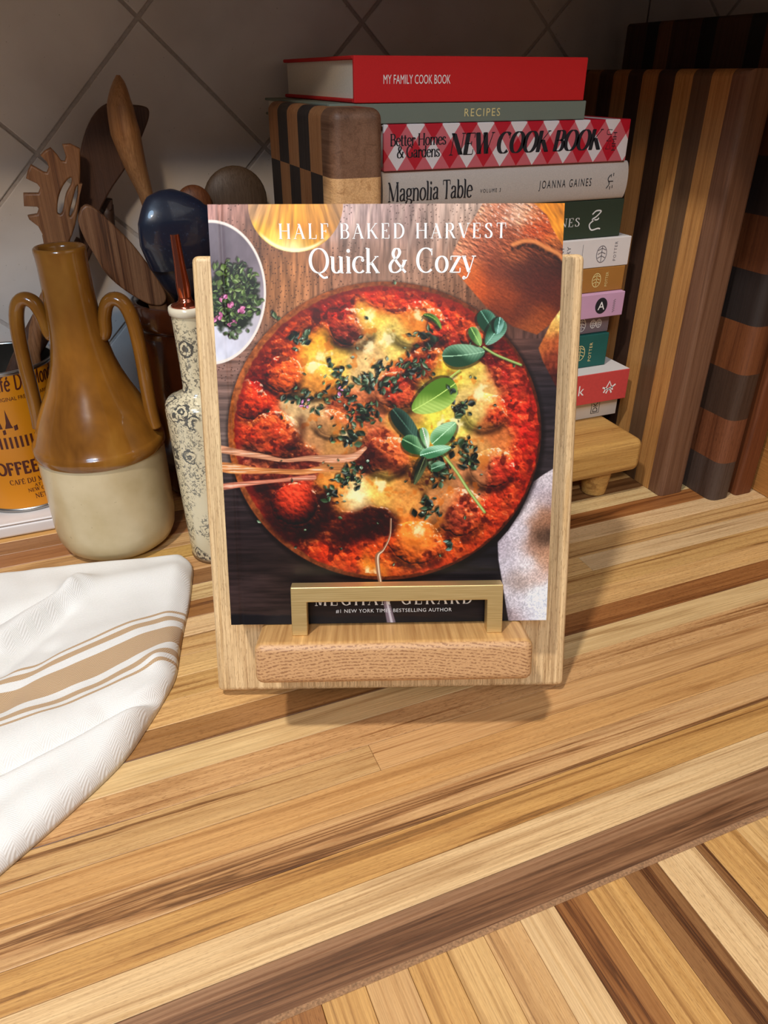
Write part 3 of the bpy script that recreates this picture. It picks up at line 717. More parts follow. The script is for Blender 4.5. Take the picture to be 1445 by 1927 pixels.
# linen napkin
def dxy(x, y): return (720 + x / 3.705, 780 + y / 3.705)
LN = [dxy(*p) for p in [(1215, 380), (1130, 430), (1060, 480), (1010, 600), (960, 700), (880, 820), (808, 900), (812, 1020), (838, 1180), (860, 1330), (882, 1470), (1180, 1470), (1215, 800)]]
mk, _ = poly_mask(LN, 1.2)
lc = rbf([dxy(*p[:2]) + p[2:] for p in [(1150, 450, 205, 196, 200), (1080, 540, 190, 180, 190), (1150, 600, 178, 160, 160), (1020, 660, 210, 200, 204), (1150, 720, 160, 118, 92), (1100, 780, 170, 128, 104), (1140, 850, 70, 56, 48), (940, 820, 205, 198, 206), (860, 920, 178, 168, 178), (960, 950, 216, 208, 214), (1050, 930, 162, 124, 104), (1150, 1000, 190, 148, 120), (880, 1080, 196, 190, 200), (1010, 1060, 226, 220, 224), (940, 1170, 168, 150, 142), (1080, 1150, 205, 180, 170), (900, 1260, 205, 200, 208), (1080, 1270, 235, 242, 250), (1000, 1370, 215, 215, 225), (1140, 1340, 225, 228, 238), (930, 1420, 172, 156, 160)]], 14)
h = fbm(PX / 2.2, PY / 2.2, 2, 61)
over(mk, lc * (.80 + .4 * h)[..., None])

# the skillet
PCX, PCY, PRX, PRY = 727, 812, 294, 281
ang = np.arctan2(PY - PCY, PX - PCX)
ep = np.hypot((PX - PCX) / PRX, (PY - PCY) / PRY)
over(sstep(1.035, 1.0, np.hypot((PX - PCX - 2) / PRX, (PY - PCY - 5) / PRY)) * .6, (24, 16, 16))
rim = (0.55 + .45 * np.cos(ang - R(205)))[..., None]
over(sstep(1.004, .996, ep), (np.array([168., 98, 54]) * rim + np.array([74., 32, 22]) * (1 - rim)) * (.65 + .6 * fbm(PX / 6, PY / 6, 3, 111))[..., None])
FD = [(470, 700, 120, 25, 20), (520, 650, 140, 40, 20), (560, 620, 190, 70, 25), (600, 640, 238, 172, 60), (640, 600, 170, 50, 35), (666, 614, 120, 40, 45), (700, 600, 246, 206, 96), (720, 560, 190, 50, 25), (640, 565, 150, 25, 20), (760, 550, 200, 50, 25), (820, 560, 190, 50, 25), (860, 580, 205, 70, 35), (790, 600, 228, 142, 60), (740, 640, 248, 218, 120), (700, 660, 224, 184, 124), (640, 690, 238, 192, 90), (600, 720, 228, 152, 70), (540, 700, 220, 90, 40), (470, 750, 205, 62, 32), (450, 800, 190, 55, 30), (520, 820, 190, 70, 40), (580, 770, 215, 180, 130), (600, 810, 194, 142, 95), (650, 820, 204, 152, 85), (700, 760, 200, 120, 80), (760, 740, 190, 70, 50), (800, 690, 150, 60, 35), (850, 700, 226, 194, 70), (870, 660, 150, 50, 40), (900, 620, 196, 72, 40), (940, 660, 100, 20, 28), (960, 720, 165, 48, 40), (920, 740, 228, 184, 110), (880, 760, 224, 194, 120), (860, 800, 240, 220, 110), (960, 780, 212, 62, 40), (990, 800, 208, 52, 42), (1000, 850, 190, 42, 30), (940, 820, 204, 122, 70), (900, 850, 204, 152, 90), (830, 790, 230, 218, 90), (790, 830, 205, 192, 60), (740, 850, 200, 100, 60), (700, 860, 120, 50, 40), (650, 860, 195, 140, 85), (560, 860, 120, 50, 42), (480, 870, 170, 90, 70), (500, 920, 76, 22, 24), (559, 952, 200, 70, 45), (612, 960, 52, 18, 16), (640, 930, 230, 150, 70), (670, 930, 250, 225, 165), (720, 920, 238, 192, 100), (760, 930, 220, 152, 80), (800, 900, 130, 92, 50), (830, 950, 205, 142, 90), (870, 970, 165, 70, 50), (900, 900, 194, 132, 90), (940, 900, 190, 60, 45), (980, 920, 186, 52, 30), (940, 980, 196, 62, 35), (900, 1020, 210, 82, 40), (850, 1040, 210, 88, 40), (790, 1010, 232, 134, 60), (760, 1060, 206, 98, 40), (700, 990, 64, 18, 16), (660, 1000, 120, 40, 28), (620, 1000, 80, 26, 20), (560, 1010, 46, 16, 16), (600, 1050, 196, 62, 30), (660, 1060, 190, 62, 30), (700, 1075, 242, 156, 60), (640, 1075, 222, 104, 50), (540, 1020, 150, 42, 30), (490, 960, 196, 72, 45), (820, 1070, 196, 72, 40), (720, 1040, 206, 82, 35), (590, 600, 120, 30, 20), (500, 690, 110, 24, 20), (780, 560, 150, 30, 25), (840, 600, 190, 40, 32), (950, 940, 200, 70, 42), (610, 680, 244, 200, 90), (680, 700, 226, 190, 130), (820, 740, 232, 210, 96), (880, 700, 225, 200, 100), (660, 780, 180, 90, 60), (770, 790, 200, 150, 80)]
fc = rbf(FD, 15)
lum = fc.mean(-1)
sauce = sstep(135, 95, fc[..., 1])                      # red areas are lumpy, cheese is smooth
wv = worley(PX / 13 + .5 * fbm(PX / 9, PY / 9, 2, 2), PY / 13, 21)
ht = fbm(PX / 26, PY / 26, 4, 41) * 2.2 + sauce * (1 - wv) * .9 + (1 - sauce) * .25 * fbm(PX / 8, PY / 8, 3, 43)
balls = [(666, 616, 42, 36), (539, 704, 36, 34), (474, 752, 34, 36), (519, 818, 50, 42), (559, 953, 44, 42), (629, 796, 30, 24), (795, 612, 52, 42), (757, 736, 50, 36), (917, 776, 40, 34), (734, 858, 44, 36), (928, 882, 42, 36), (868, 965, 46, 44), (784, 1022, 50, 40), (600, 715, 40, 32), (900, 640, 30, 24), (810, 690, 44, 36)]
for x, y, rx, ry in balls:
    wob = .26 * (fbm(PX / 16 + x, PY / 16, 3, 53) - .5)
    d = np.hypot((PX - x) / rx, (PY - y) / ry) + wob
    ht = ht + np.clip(1 - d * d, 0, 1) ** .7 * 3.6
    fc = fc * (1 - .55 * sstep(.6, 0, np.abs(np.hypot((PX - x + 2) / rx, (PY - y - 5) / ry) + wob - 1.05) * 1.7) * sstep(-.1, .8, (PY - y) / ry))[..., None]
sh = relief(ht, 1.0, -65)
fine = relief(fbm(PX / 3.2, PY / 3.2, 3, 47), 1.0, -65)
f_ = 1 - 1.7 * np.clip(sh, -.35, .35) * (0.55 + .75 * sauce) - .55 * fine * sauce
fc = np.clip(fc * np.clip(f_, .22, 1.9)[..., None], 0, 255)
org = sauce * (.20 + .62 * sstep(1.0, 1.5, f_)) * sstep(.35, .6, fbm(PX / 18, PY / 18, 3, 93))
fc = fc * (1 - org[..., None]) + np.array([226., 128, 66]) * org[..., None] * np.clip(f_, .5, 1.12)[..., None]
fc = fc * (0.82 + .34 * fbm(PX / 7, PY / 7, 3, 81))[..., None]
gl = sstep(.13, .24, -sh - .5 * fine) * (fbm(PX / 5, PY / 5, 2, 49) > .5)
fc = fc * (1 - .7 * gl[..., None]) + np.array([255., 232, 205]) * .7 * gl[..., None]
# browned cheese spots and dark sauce pools
br = sstep(.60, .74, fbm(PX / 16, PY / 16, 3, 71)) * (1 - sauce) * .55
fc = fc * (1 - br[..., None]) + np.array([206., 112, 38]) * br[..., None]
dk = sstep(.60, .72, fbm(PX / 13, PY / 13, 3, 73)) * sauce * .6
fc = fc * (1 - dk[..., None]) + np.array([62., 14, 14]) * dk[..., None]
# deep red towards the wall of the pan, brown crust line
epw = ep + .02 * (fbm(PX / 10, PY / 10, 3, 83) - .5)
edge = sstep(.90, .965, epw) * (.35 + .4 * (np.sin(ang * 1.0 - 2.4) > .1)); fc = fc * (1 - edge[..., None]) + np.array([120., 34, 24]) * edge[..., None]
thr = .972 + .014 * np.cos(ang - .35)
over(sstep(thr + .006, thr - .006, epw), fc)
for x, y, rr_ in ((672, 930, 20), (860, 800, 18), (612, 668, 16), (592, 690, 12), (836, 800, 14), (733, 640, 18), (704, 598, 14), (700, 655, 16), (655, 820, 12), (790, 596, 14), (905, 742, 16), (850, 720, 14), (720, 915, 14), (770, 800, 10), (580, 640, 12), (700, 1082, 16), (640, 1082, 10), (790, 1000, 12)):
    d = np.hypot(PX - x, PY - y) / rr_ + 1.6 * (fbm(PX / 9, PY / 9, 3, 57) - .5)
    over(sstep(1.1, .3, d) * .75 * (ep < .96), (255, 240, 190))
# dark cavities around the loose ball and the scooped-out hollow
for pts, wd, c_k in ((curve((500, 920), (520, 985), (560, 1010), (606, 990), (616, 930)), [16, 12, 14, 14, 10] * 5, .85), (curve((650, 1005), (690, 985), (730, 985)), [24] * 13, .8), (curve((480, 868), (560, 868), (640, 866), (690, 858)), [5] * 19, .8), (curve((700, 850), (740, 880), (760, 890)), [9] * 13, .6), (curve((570, 790), (572, 812), (556, 838)), [8] * 13, .6)):
    mk, _ = line_mask(pts, wd[:len(pts)], 9); over(mk * c_k * (.7 + .3 * fbm(PX / 8, PY / 8, 2, 5)), (40, 13, 13))
b_ = (559, 950, 42, 40); d = np.hypot((PX - b_[0]) / b_[2], (PY - b_[1]) / b_[3])
hb = fbm(PX / 7, PY / 7, 4, 101) * 1.4 + (1 - worley(PX / 9, PY / 9, 33)) * 1.2 + np.sqrt(np.clip(1 - d * d, 0, 1)) * 3
sb = relief(hb, 1.0, -60)
ballc = np.array([196., 66, 42]) * np.clip(1 - 1.3 * sb, .3, 1.8)[..., None] * sstep(1.5, .1, np.hypot((PX - 555) / 44, (PY - 930) / 50))[..., None] * 1.15
over(sstep(1.02, .94, d + .1 * (fbm(PX / 6, PY / 6, 2, 3) - .5)), np.clip(ballc, 0, 255))
# pulled cheese strands
def cxy(x, y): return (380 + x / 4.014, 780 + y / 4.014)
for pts, wd, col in (([(160, 262), (300, 290), (480, 320), (640, 350), (820, 335), (1000, 340), (1150, 330), (1250, 260)], [7, 6, 5, 3, 5, 8, 7, 3], (206, 150, 118)),
                     ([(150, 395), (260, 410), (420, 425), (560, 430), (760, 440), (900, 420), (1060, 400)], [9, 10, 6, 5, 5, 6, 7], (205, 138, 86)),
                     ([(150, 550), (230, 540), (400, 520), (560, 505), (720, 490), (860, 480)], [6, 6, 4, 3, 4, 5], (196, 128, 104))):
    pp = curve(*[cxy(*p) for p in pts]); ww = np.interp(np.linspace(0, 1, len(pp)), np.linspace(0, 1, len(wd)), wd)
    mk, dd = line_mask(pp, list(ww), 1.2)
    fl = fbm(PX / 40, PY / 2.0, 3, 7); colr = np.array(col, float) * (.62 + .75 * fl)[..., None]
    over(mk, np.clip(colr, 0, 255)); over(sstep(-2.2, -3.6, dd) * sstep(.55, .75, fl) * .7, (248, 215, 195))
# spoon
def ribbon(pts, wd, col, hi):
    pp = curve(*pts); ww = np.interp(np.linspace(0, 1, len(pp)), np.linspace(0, 1, len(wd)), wd)
    mk, dd = line_mask(pp, list(ww), 1.0); over(mk, col); mk2, _ = line_mask([(x + 1, y) for x, y in pp], [q * .3 for q in ww], .8); over(mk2 * .85, hi)
ribbon([(738, 978), (736, 1010), (724, 1036), (713, 1048), (714, 1075), (718, 1100)], [1.2, 1.5, 2, 4.5, 4, 3.5], (150, 110, 84), (246, 226, 200))
ribbon([(724, 1115), (730, 1140), (738, 1175)], [4.5, 6, 8], (150, 136, 146), (240, 236, 242))
# chopped herbs on the food
HC = [(793, 694), (634, 694), (569, 749), (642, 724), (729, 694), (871, 775), (877, 842), (893, 872), (836, 901), (809, 955), (674, 887), (629, 929), (661, 825), (686, 787), (801, 636), (569, 639), (700, 770), (660, 750), (730, 730), (690, 720), (600, 755), (780, 690), (830, 880), (650, 905)]
chips(420, HC, 12, (3.4, 8.5), [(24, 36, 28), (36, 52, 38), (52, 74, 48), (22, 30, 26), (70, 92, 66)])
chips(70, HC, 20, (2.0, 4.5), [(110, 134, 112), (140, 160, 140), (90, 120, 76)])
chips(60, [(727, 812)], 130, (2.2, 5.0), [(38, 54, 40), (60, 84, 56), (96, 120, 92)])
chips(8, [(585, 762), (648, 738)], 6, (3, 5), [(180, 110, 150)])
# basil
def leaf(cx, cy, L, wd, a, col, hi, bend=0.0):
    w_ = local(cx, cy, L + 8); X_, Y_ = PX[w_] - cx, PY[w_] - cy
    U_ = (X_ * math.cos(a) + Y_ * math.sin(a)) / L; V_ = (-X_ * math.sin(a) + Y_ * math.cos(a)) - bend * L * (1 - U_ * U_)
    wid = wd * np.sqrt(np.clip(1 - U_ * U_, 0, 1)) * (1 - .25 * U_)
    mk = sstep(1.2, -1.2, np.abs(V_) - wid) * (np.abs(U_) < 1)
    t = V_ / (wd + 1e-6)
    vein = np.abs(((U_ * 6 + np.abs(t) * 2.2) % 1) - .5)
    hl = sstep(-.6, .8, -t + .5 * np.sin(U_ * 3)) * (.75 + .5 * vein)
    c_l = np.array(col, float) * (1 - hl[..., None]) + np.array(hi, float) * hl[..., None]
    c_l = np.where((np.abs(V_) < .9)[..., None], np.array(hi, float) * 1.05, c_l)
    sh = sstep(1.4, -1.4, np.abs(V_ - 5) - wid * 1.02) * (np.abs(U_) < 1) * .55
    IM[w_] = IM[w_] * (1 - sh[..., None]) + np.array([24., 22, 14]) * sh[..., None]
    IM[w_] = IM[w_] * (1 - mk[..., None]) + np.clip(c_l, 0, 255) * mk[..., None]
def stem(pts, wd, col):
    mk, dd = line_mask(curve(*pts), wd, .9); mk2, _ = line_mask([(x + 2, y + 3) for x, y in curve(*pts)], wd, 2); over(mk2 * .45, (24, 20, 14)); over(mk, col)
    mk, _ = line_mask([(x - .6, y - .8) for x, y in curve(*pts)], wd * .4, .7); over(mk * .7, (205, 222, 150))
stem([bxy(*p) for p in [(720, 1060), (800, 1110), (890, 1150), (978, 1185)]], 2.4, (122, 150, 84))
leaf(*bxy(580, 1105), 40, 21, R(-6), (40, 78, 56), (150, 190, 158), .06)
leaf(*bxy(760, 900), 30, 17, R(58), (34, 76, 58), (110, 160, 138))
leaf(*bxy(800, 960), 28, 15, R(128), (40, 84, 62), (140, 186, 164))
leaf(*bxy(665, 985), 20, 10, R(62), (70, 110, 60), (160, 200, 120))
leaf(*bxy(825, 910), 16, 9, R(100), (50, 96, 80), (150, 196, 184))
stem([bxy(*p) for p in [(430, 1330), (500, 1260), (552, 1222)]], 1.8, (170, 190, 90))
leaf(*bxy(372, 1405), 48, 27, R(148), (92, 132, 46), (186, 214, 120), -.04)
leaf(*bxy(365, 880), 22, 6, R(40), (46, 74, 34), (130, 164, 80), -.3)
stem([dxy(*p) for p in [(400, 250), (520, 400), (610, 540), (718, 690)]], 2.6, (140, 166, 92))
leaf(*dxy(180, 90), 42, 16, R(52), (30, 52, 44), (78, 110, 96))
leaf(*dxy(440, 140), 30, 17, R(-42), (86, 140, 88), (178, 220, 178))
leaf(*dxy(240, 225), 27, 16, R(28), (40, 82, 50), (140, 186, 140))
leaf(*dxy(380, 265), 30, 11, R(-14), (74, 130, 92), (176, 220, 190))
leaf(*dxy(270, 400), 28, 8, R(112), (34, 40, 30), (98, 108, 76))
leaf(*dxy(400, 370), 14, 9, R(-20), (46, 84, 60), (140, 180, 150))
leaf(*dxy(310, 170), 20, 8, R(75), (110, 160, 108), (216, 240, 210))
chips(10, [bxy(500, 1350), dxy(470, 900), dxy(400, 730)], 6, (4, 7), [(40, 60, 52), (90, 120, 110)])
IM = np.clip(IM, 0, 255) / 255.0
# a photograph has grain and punch
IM = np.clip((IM - .48) * 1.24 + .48, 0.012, 1)
LIN = np.where(IM <= .04045, IM / 12.92, ((IM + .055) / 1.055) ** 2.4) * 0.80
co = np.zeros((GY, GX, 3)); co[..., 0] = x0 + uu * (x1 - x0); co[..., 1] = BH * (1 - vv)
co[..., 2] = BT - 0.0001 - 0.0005 * np.exp(-((uu - .035) / .006) ** 2)
ix = np.arange(GX * GY).reshape(GY, GX)
quads = np.stack([ix[1:, :-1], ix[1:, 1:], ix[:-1, 1:], ix[:-1, :-1]], -1).reshape(-1)
me = bpy.data.meshes.new('cover_photograph')
nq = (GX - 1) * (GY - 1)
me.vertices.add(GX * GY); me.vertices.foreach_set('co', co.reshape(-1).astype(np.float32))
me.loops.add(nq * 4); me.loops.foreach_set('vertex_index', quads.astype(np.int32))
me.polygons.add(nq); me.polygons.foreach_set('loop_start', np.arange(0, nq * 4, 4, dtype=np.int32))
me.update(calc_edges=True); me.validate()
at_ = me.color_attributes.new('print', 'FLOAT_COLOR', 'POINT')
at_.data.foreach_set('color', np.concatenate([LIN.reshape(-1, 3), np.ones((GX * GY, 1))], 1).reshape(-1).astype(np.float32))
m, nt, b = new_mat('printed_cover')
at = N(nt, 'ShaderNodeAttribute', attribute_name='print'); nt.links.new(at.outputs['Color'], b.inputs['Base Color'])
setin(b, Roughness=0.42); b.inputs['Specular IOR Level'].default_value = 0.35
o = link('cover_photograph', me, m, bk); o['label'] = 'printed photograph of a skillet of meatballs with basil'
# cover lettering
M_WHITE = plain('white_print', (0.86, 0.86, 0.84, 1), 0.5)
def cover_xy(px, py):
    u, v = uv_of(px, py); return x0 + u * (x1 - x0), BH * (1 - v)
def cover_text(name, gen, pl, pr, mat):
    """gen(h) -> V,F,w ; fitted so that its baseline runs from photo point pl to pr"""
    ax, ay = cover_xy(*pl); bx, by = cover_xy(*pr)
    V, Fc, w0 = gen
    k = (bx - ax) / w0
    return lettering(name, [([(x * k, y * k) for x, y in V], Fc, ax, ay, 0)], lambda x, y: (x, y, BT + 0.00005), mat, bk)
cover_text('author_brand_lettering', pen_text('HALF BAKED HARVEST', 1, .15, .045, .22), (531, 449), (958, 446), M_WHITE)
cover_text('title_lettering', pen_text('Quick & Cozy', 1, .135, .045, .015), (588, 514), (900, 512), M_WHITE)
cover_text('author_lettering', pen_text('MEGHAN GERARD', 1, .15, .045, .22), (594, 1141), (890, 1137), M_WHITE)
cover_text('tagline_lettering', sans_text('#1 NEW YORK TIMES BESTSELLING AUTHOR', 1, 1.1), (634, 1155), (851, 1154), M_WHITE)
# ================================================================== RIGHT-HAND CUTTING BOARDS
def wood_children(root): return root
def strip_board(name, label, X0, X1, ybounds, cols, zt, wrap=None, bev=0.006):
    """boards standing on edge against the right wall; strips run upright, one object per strip"""
    e = empty(name, ((X0 + X1) / 2, ybounds[0], 0)); tag(e, label, 'cutting board', 'cutting boards leaning at the right wall')
    for i, (a, c) in enumerate(zip(ybounds, ybounds[1:])):
        end = i == 0 or i == len(ybounds) - 2
        bm = box_bm(X0, X1, a, c, 0.0004, zt)
        ed = []
        for q in bm.edges:
            p, r_ = q.verts[0].co, q.verts[1].co
            top = abs(p.z - zt) < 1e-6 and abs(r_.z - zt) < 1e-6 and abs(p.x - r_.x) < 1e-6
            near = i == 0 and abs(p.y - a) < 1e-6 and abs(r_.y - a) < 1e-6 and abs(p.x - r_.x) < 1e-6
            if top or near: ed.append(q)
        bmesh.ops.bevel(bm, geom=ed, offset=bev, segments=4, profile=0.5, affect='EDGES')
        bmesh.ops.translate(bm, verts=bm.verts[:], vec=Vector((-(X0 + X1) / 2, -ybounds[0], 0)))
        o = bmobj('strip', bm, M_STRIP_Z, e); o.color = srgb(*cols[i % len(cols)]); shade_auto(o, 60)
    return e
WAL, MAP, GRW, DWA = (122, 86, 62), (194, 142, 80), (100, 74, 50), (66, 44, 32)
yb = [0.534, 0.553, 0.576, 0.5985, 0.6213, 0.6442, 0.6665, 0.688, 0.711, 0.7335, 0.7565, 0.779, 0.802]
strip_board('cutting_board', 'thick cutting board of upright walnut and maple strips beside the book stack', 0.534, 0.5655, yb,
            [WAL, MAP, GRW, MAP, DWA, (190, 134, 78), DWA, (180, 126, 74), (70, 46, 34), (150, 104, 62), DWA, (140, 98, 60)], 0.3945)
# tall board of dark and black strips behind
yb = [0.505, 0.545, 0.565, 0.6035, 0.6228, 0.665, 0.6857, 0.7275, 0.748, 0.7665, 0.80]
strip_board('cutting_board', 'tall thin cutting board of dark brown and black strips standing behind the others', 0.6105, 0.6335, yb,
            [(120, 66, 34), (40, 30, 26), (108, 64, 36), (30, 24, 22), (84, 56, 42), (28, 22, 20), (88, 54, 42), (140, 92, 58), (28, 22, 20), (84, 52, 40)], 0.438, bev=0.004)
# end-grain block board between them
e = empty('cutting_board', (0.589, 0.505, 0)); tag(e, 'end grain cutting board of stacked dark and reddish wood blocks', 'cutting board', 'cutting boards leaning at the right wall')
zb = [0.0004, 0.0438, 0.0915, 0.1390, 0.1865, 0.2340, 0.2815, 0.329, 0.3745]
ybk = [0.505, 0.556, 0.604, 0.652, 0.700, 0.748, 0.792]
bcols = [(80, 64, 56), (124, 74, 46), (72, 52, 40), (120, 70, 38), (46, 38, 36), (108, 62, 34), (52, 40, 36), (100, 58, 34)]
for i in range(8):
    for j in range(6):
        bm = box_bm(0.577 - 0.589, 0.604 - 0.589, ybk[j] - 0.505, ybk[j + 1] - 0.505, zb[i], zb[i + 1])
        ed = [q for q in bm.edges if j == 0 and all(abs(v.co.y) < 1e-6 for v in q.verts) and abs(q.verts[0].co.z - q.verts[1].co.z) > 0.01]
        if ed: bmesh.ops.bevel(bm, geom=ed, offset=0.009, segments=4, profile=0.5, affect='EDGES')
        o = bmobj('block', bm, M_ENDGRAIN, e); o.color = srgb(*bcols[(i + j) % 2 + (i // 2) * 2 if False else (i if j % 2 == 0 else (i + 1) % 8)]); shade_auto(o, 60)
# pale board in the corner, lying against the wall
e = empty('cutting_board', (0.648, 0.45, 0)); tag(e, 'pale plain wooden board leaning in the corner next to the tall dark board', 'cutting board', 'cutting boards leaning at the right wall')
for i in range(5):
    z0 = 0.0004 + i * 0.05
    bm = box_bm(-0.009, 0.009, -0.06, 0.30, z0, z0 + 0.05, 0.0006, 1)
    o = bmobj('plank', bm, M_STRIP_Y, e); o.color = srgb(*[(186, 128, 66), (178, 120, 60), (190, 132, 70)][i % 3])

# ================================================================== CHECKERED BLOCK BOARD LEFT OF THE BOOKS
e = empty('cutting_board', (0.214, 0.58, 0)); tag(e, 'thick checkered end grain cutting board of black and tan blocks standing left of the books', 'cutting board')
yc = [0.58, 0.6055, 0.637, 0.6685, 0.700, 0.7315, 0.763]
zc = [0.369, 0.322, 0.275, 0.228, 0.181, 0.134, 0.087, 0.040, 0.0004]
for i in range(8):
    for j in range(6):
        x0b, x1b = 0.193 - 0.214, 0.2345 - 0.214
        bm = box_bm(x0b, x1b, yc[j] - 0.58, yc[j + 1] - 0.58, zc[i + 1], zc[i])
        ed = []
        for q in bm.edges:
            p, r_ = q.verts[0].co, q.verts[1].co
            if i == 0 and abs(p.z - zc[0]) < 1e-6 and abs(r_.z - zc[0]) < 1e-6 and (abs(p.x - r_.x) < 1e-6 or (j == 0 and abs(p.y) < 1e-6 and abs(r_.y) < 1e-6)): ed.append(q)
            elif j == 0 and abs(p.y) < 1e-6 and abs(r_.y) < 1e-6 and abs(p.x - r_.x) < 1e-6: ed.append(q)
        if ed: bmesh.ops.bevel(bm, geom=ed, offset=0.008, segments=5, profile=0.5, affect='EDGES')
        dark = (i + j) % 2 == 0
        o = bmobj('block', bm, M_STRIP_Y if j == 0 else M_ENDGRAIN, e); shade_auto(o, 60)
        o.color = srgb(*((118, 84, 62) if j == 0 else (46, 40, 38)) if dark else (*((214, 168, 116) if j == 0 else (170, 118, 74)),))

# ================================================================== RISER AND BOOK STACK
e = empty('footed_riser', (0.378, 0.67, 0)); tag(e, 'low pale wooden riser with tapered feet under the book stack', 'riser')
RZ = 0.0675
box('top_board', 0.247 - 0.378, 0.510 - 0.378, 0.545 - 0.67, 0.80 - 0.67, 0.031, RZ, M_RUBBERWOOD, e, 0.008, 5)
for fx in (0.277, 0.476):
    for fy in (0.572, 0.77):
        bm = lathe_bm([(0.0115, 0.0004), (0.0128, 0.0012), (0.0165, 0.029), (0.0165, 0.0315)], 32)
        o = bmobj('foot', bm, M_RUBBERWOOD, e, (fx - 0.378, fy - 0.67, 0)); shade_auto(o, 40)

M_REDCLOTH = plain('red_book_cloth', srgb(196, 14, 16), 0.75, var=0.12, scale=1800, bumps=0.25)
M_SAGE = plain('sage_book_cloth', srgb(112, 120, 106), 0.7, var=0.05, scale=1500)
M_LINEN = plain('beige_linen_cloth', srgb(196, 184, 172), 0.85, var=0.09, scale=1400, bumps=0.25)
M_GREEN = plain('dark_green_cloth', srgb(44, 58, 40), 0.7, var=0.1, scale=1500)
M_WHITEB = plain('white_book_paper', srgb(214, 206, 200), 0.5, var=0.02)
M_MUST = plain('mustard_book_paper', srgb(160, 108, 46), 0.55, var=0.05)
M_LILAC = plain('lilac_book_paper', srgb(196, 152, 178), 0.5, var=0.03)
M_MAUVE = plain('mauve_book_paper', srgb(124, 108, 112), 0.55, var=0.04)
M_TEAL = plain('teal_book_cloth', srgb(12, 84, 76), 0.6, var=0.06)
M_CORAL = plain('coral_book_paper', srgb(196, 66, 62), 0.55, var=0.06, scale=300)
M_CREAM = plain('cream_book_paper', srgb(208, 196, 180), 0.6, var=0.03)
M_INK = plain('black_ink', srgb(24, 26, 34), 0.5)
M_GOLDINK = plain('gold_ink', srgb(226, 206, 140), 0.4)
M_WHITEINK = plain('white_ink', srgb(235, 232, 226), 0.5)
M_GREYINK = plain('grey_ink', srgb(112, 106, 110), 0.5)
# gingham paper
m, nt, b = new_mat('gingham_paper')
tc = N(nt, 'ShaderNodeTexCoord'); sx = N(nt, 'ShaderNodeSeparateXYZ'); nt.links.new(tc.outputs['Object'], sx.inputs[0])
ux = math_(nt, 'MULTIPLY', sx.outputs[0], 1 / 0.0322); uz = math_(nt, 'MULTIPLY', sx.outputs[2], 1 / 0.0445)
A_ = math_(nt, 'FRACT', math_(nt, 'ADD', math_(nt, 'ADD', ux, uz), 10.13)); B_ = math_(nt, 'FRACT', math_(nt, 'ADD', math_(nt, 'SUBTRACT', ux, uz), 10.63))
sa = math_(nt, 'LESS_THAN', A_, 0.5); sb_ = math_(nt, 'LESS_THAN', B_, 0.5)
tot = math_(nt, 'MULTIPLY', math_(nt, 'ADD', sa, sb_), 0.5)
rp = ramp(nt, tot, [(0.0, srgb(228, 220, 218)), (0.25, srgb(206, 100, 108)), (0.75, srgb(190, 14, 40))], 'CONSTANT')
wv_ = noise(nt, mapping(nt, tc.outputs['Object'], (2600, 2600, 2600), (0, 0, 0), (0, R(45), 0)), 1, 1)
nt.links.new(mixc(nt, 0.35, rp.outputs[0], ramp(nt, wv_.outputs[0], [(0.35, (0.72, 0.62, 0.62)), (0.6, (1, 1, 1))]).outputs[0], 'MULTIPLY'), b.inputs['Base Color']); setin(b, Roughness=0.45)
M_GINGHAM = m

def book(name, label, xl, xr, ysp, z0, z1, depth, mat, rounded=False, board=0.0028, soft=False, rot=0.0, page=None, over_=0.003, topmat=None):
    """a book lying flat, spine towards -Y; local origin at the spine's lower left-hand corner"""
    e = empty(name, (xl, ysp, z0), (0, 0, rot)); tag(e, label, 'book', 'books in the stack')
    L, H_, D = xr - xl, z1 - z0 - 0.0003, depth
    if soft:
        box('cover', 0, L, 0, 0.0012, 0, H_, mat, e, 0.0004)
        box('top_cover', 0, L, 0.0013, D, H_ - 0.0006, H_, topmat or mat, e)
        box('bottom_cover', 0, L, 0.0013, D, 0, 0.0006, topmat or mat, e)
        box('pages', 0.0003, L - 0.0003, 0.0014, D - 0.0003, 0.0007, H_ - 0.0007, page or M_PAGE, e)
    else:
        box('top_cover', 0, L, 0.0032, D, H_ - board, H_, topmat or mat, e, 0.0007)
        box('bottom_cover', 0, L, 0.0032, D, 0, board, topmat or mat, e, 0.0007)
        if rounded:
            bm = bmesh.new(); n_ = 28; A2 = []; B2 = []
            for k in range(n_ + 1):
                t = math.pi * k / n_
                yy = 0.0030 - 0.0055 * math.sin(t); zz = H_ / 2 - H_ / 2 * math.cos(t)
                A2.append(bm.verts.new((0, yy, zz))); B2.append(bm.verts.new((L, yy, zz)))
            for k in range(n_): bm.faces.new((A2[k], B2[k], B2[k + 1], A2[k + 1]))
            bm.faces.new(A2); bm.faces.new(B2[::-1])
            bmesh.ops.recalc_face_normals(bm, faces=bm.faces[:])
            shade_auto(bmobj('spine', bm, mat, e), 60)
        else:
            box('spine', 0, L, 0, 0.0030, 0, H_, mat, e, 0.0008, 2)
        box('pages', over_, L - over_, 0.0034, D - over_, board + 0.0001, H_ - board - 0.0001, page or M_PAGE, e)
    return e, L, H_
def spine_text(e, name, parts, mat, yo=-0.0002): return lettering(name, parts, lambda x, y: (x, yo, y), mat, e)
def fit(gen, width=None, height=None):
    V, Fc, w0 = gen
    mxh = 1.0
    kx = width / w0 if width else height; ky = height if height else kx
    return [(x * kx, y * ky) for x, y in V], Fc
def P_(gen, x, y, width=None, height=None, rot=0.0):
    V, Fc = fit(gen, width, height); return (V, Fc, x, y, rot)
ST = 'in the cookbook stack'
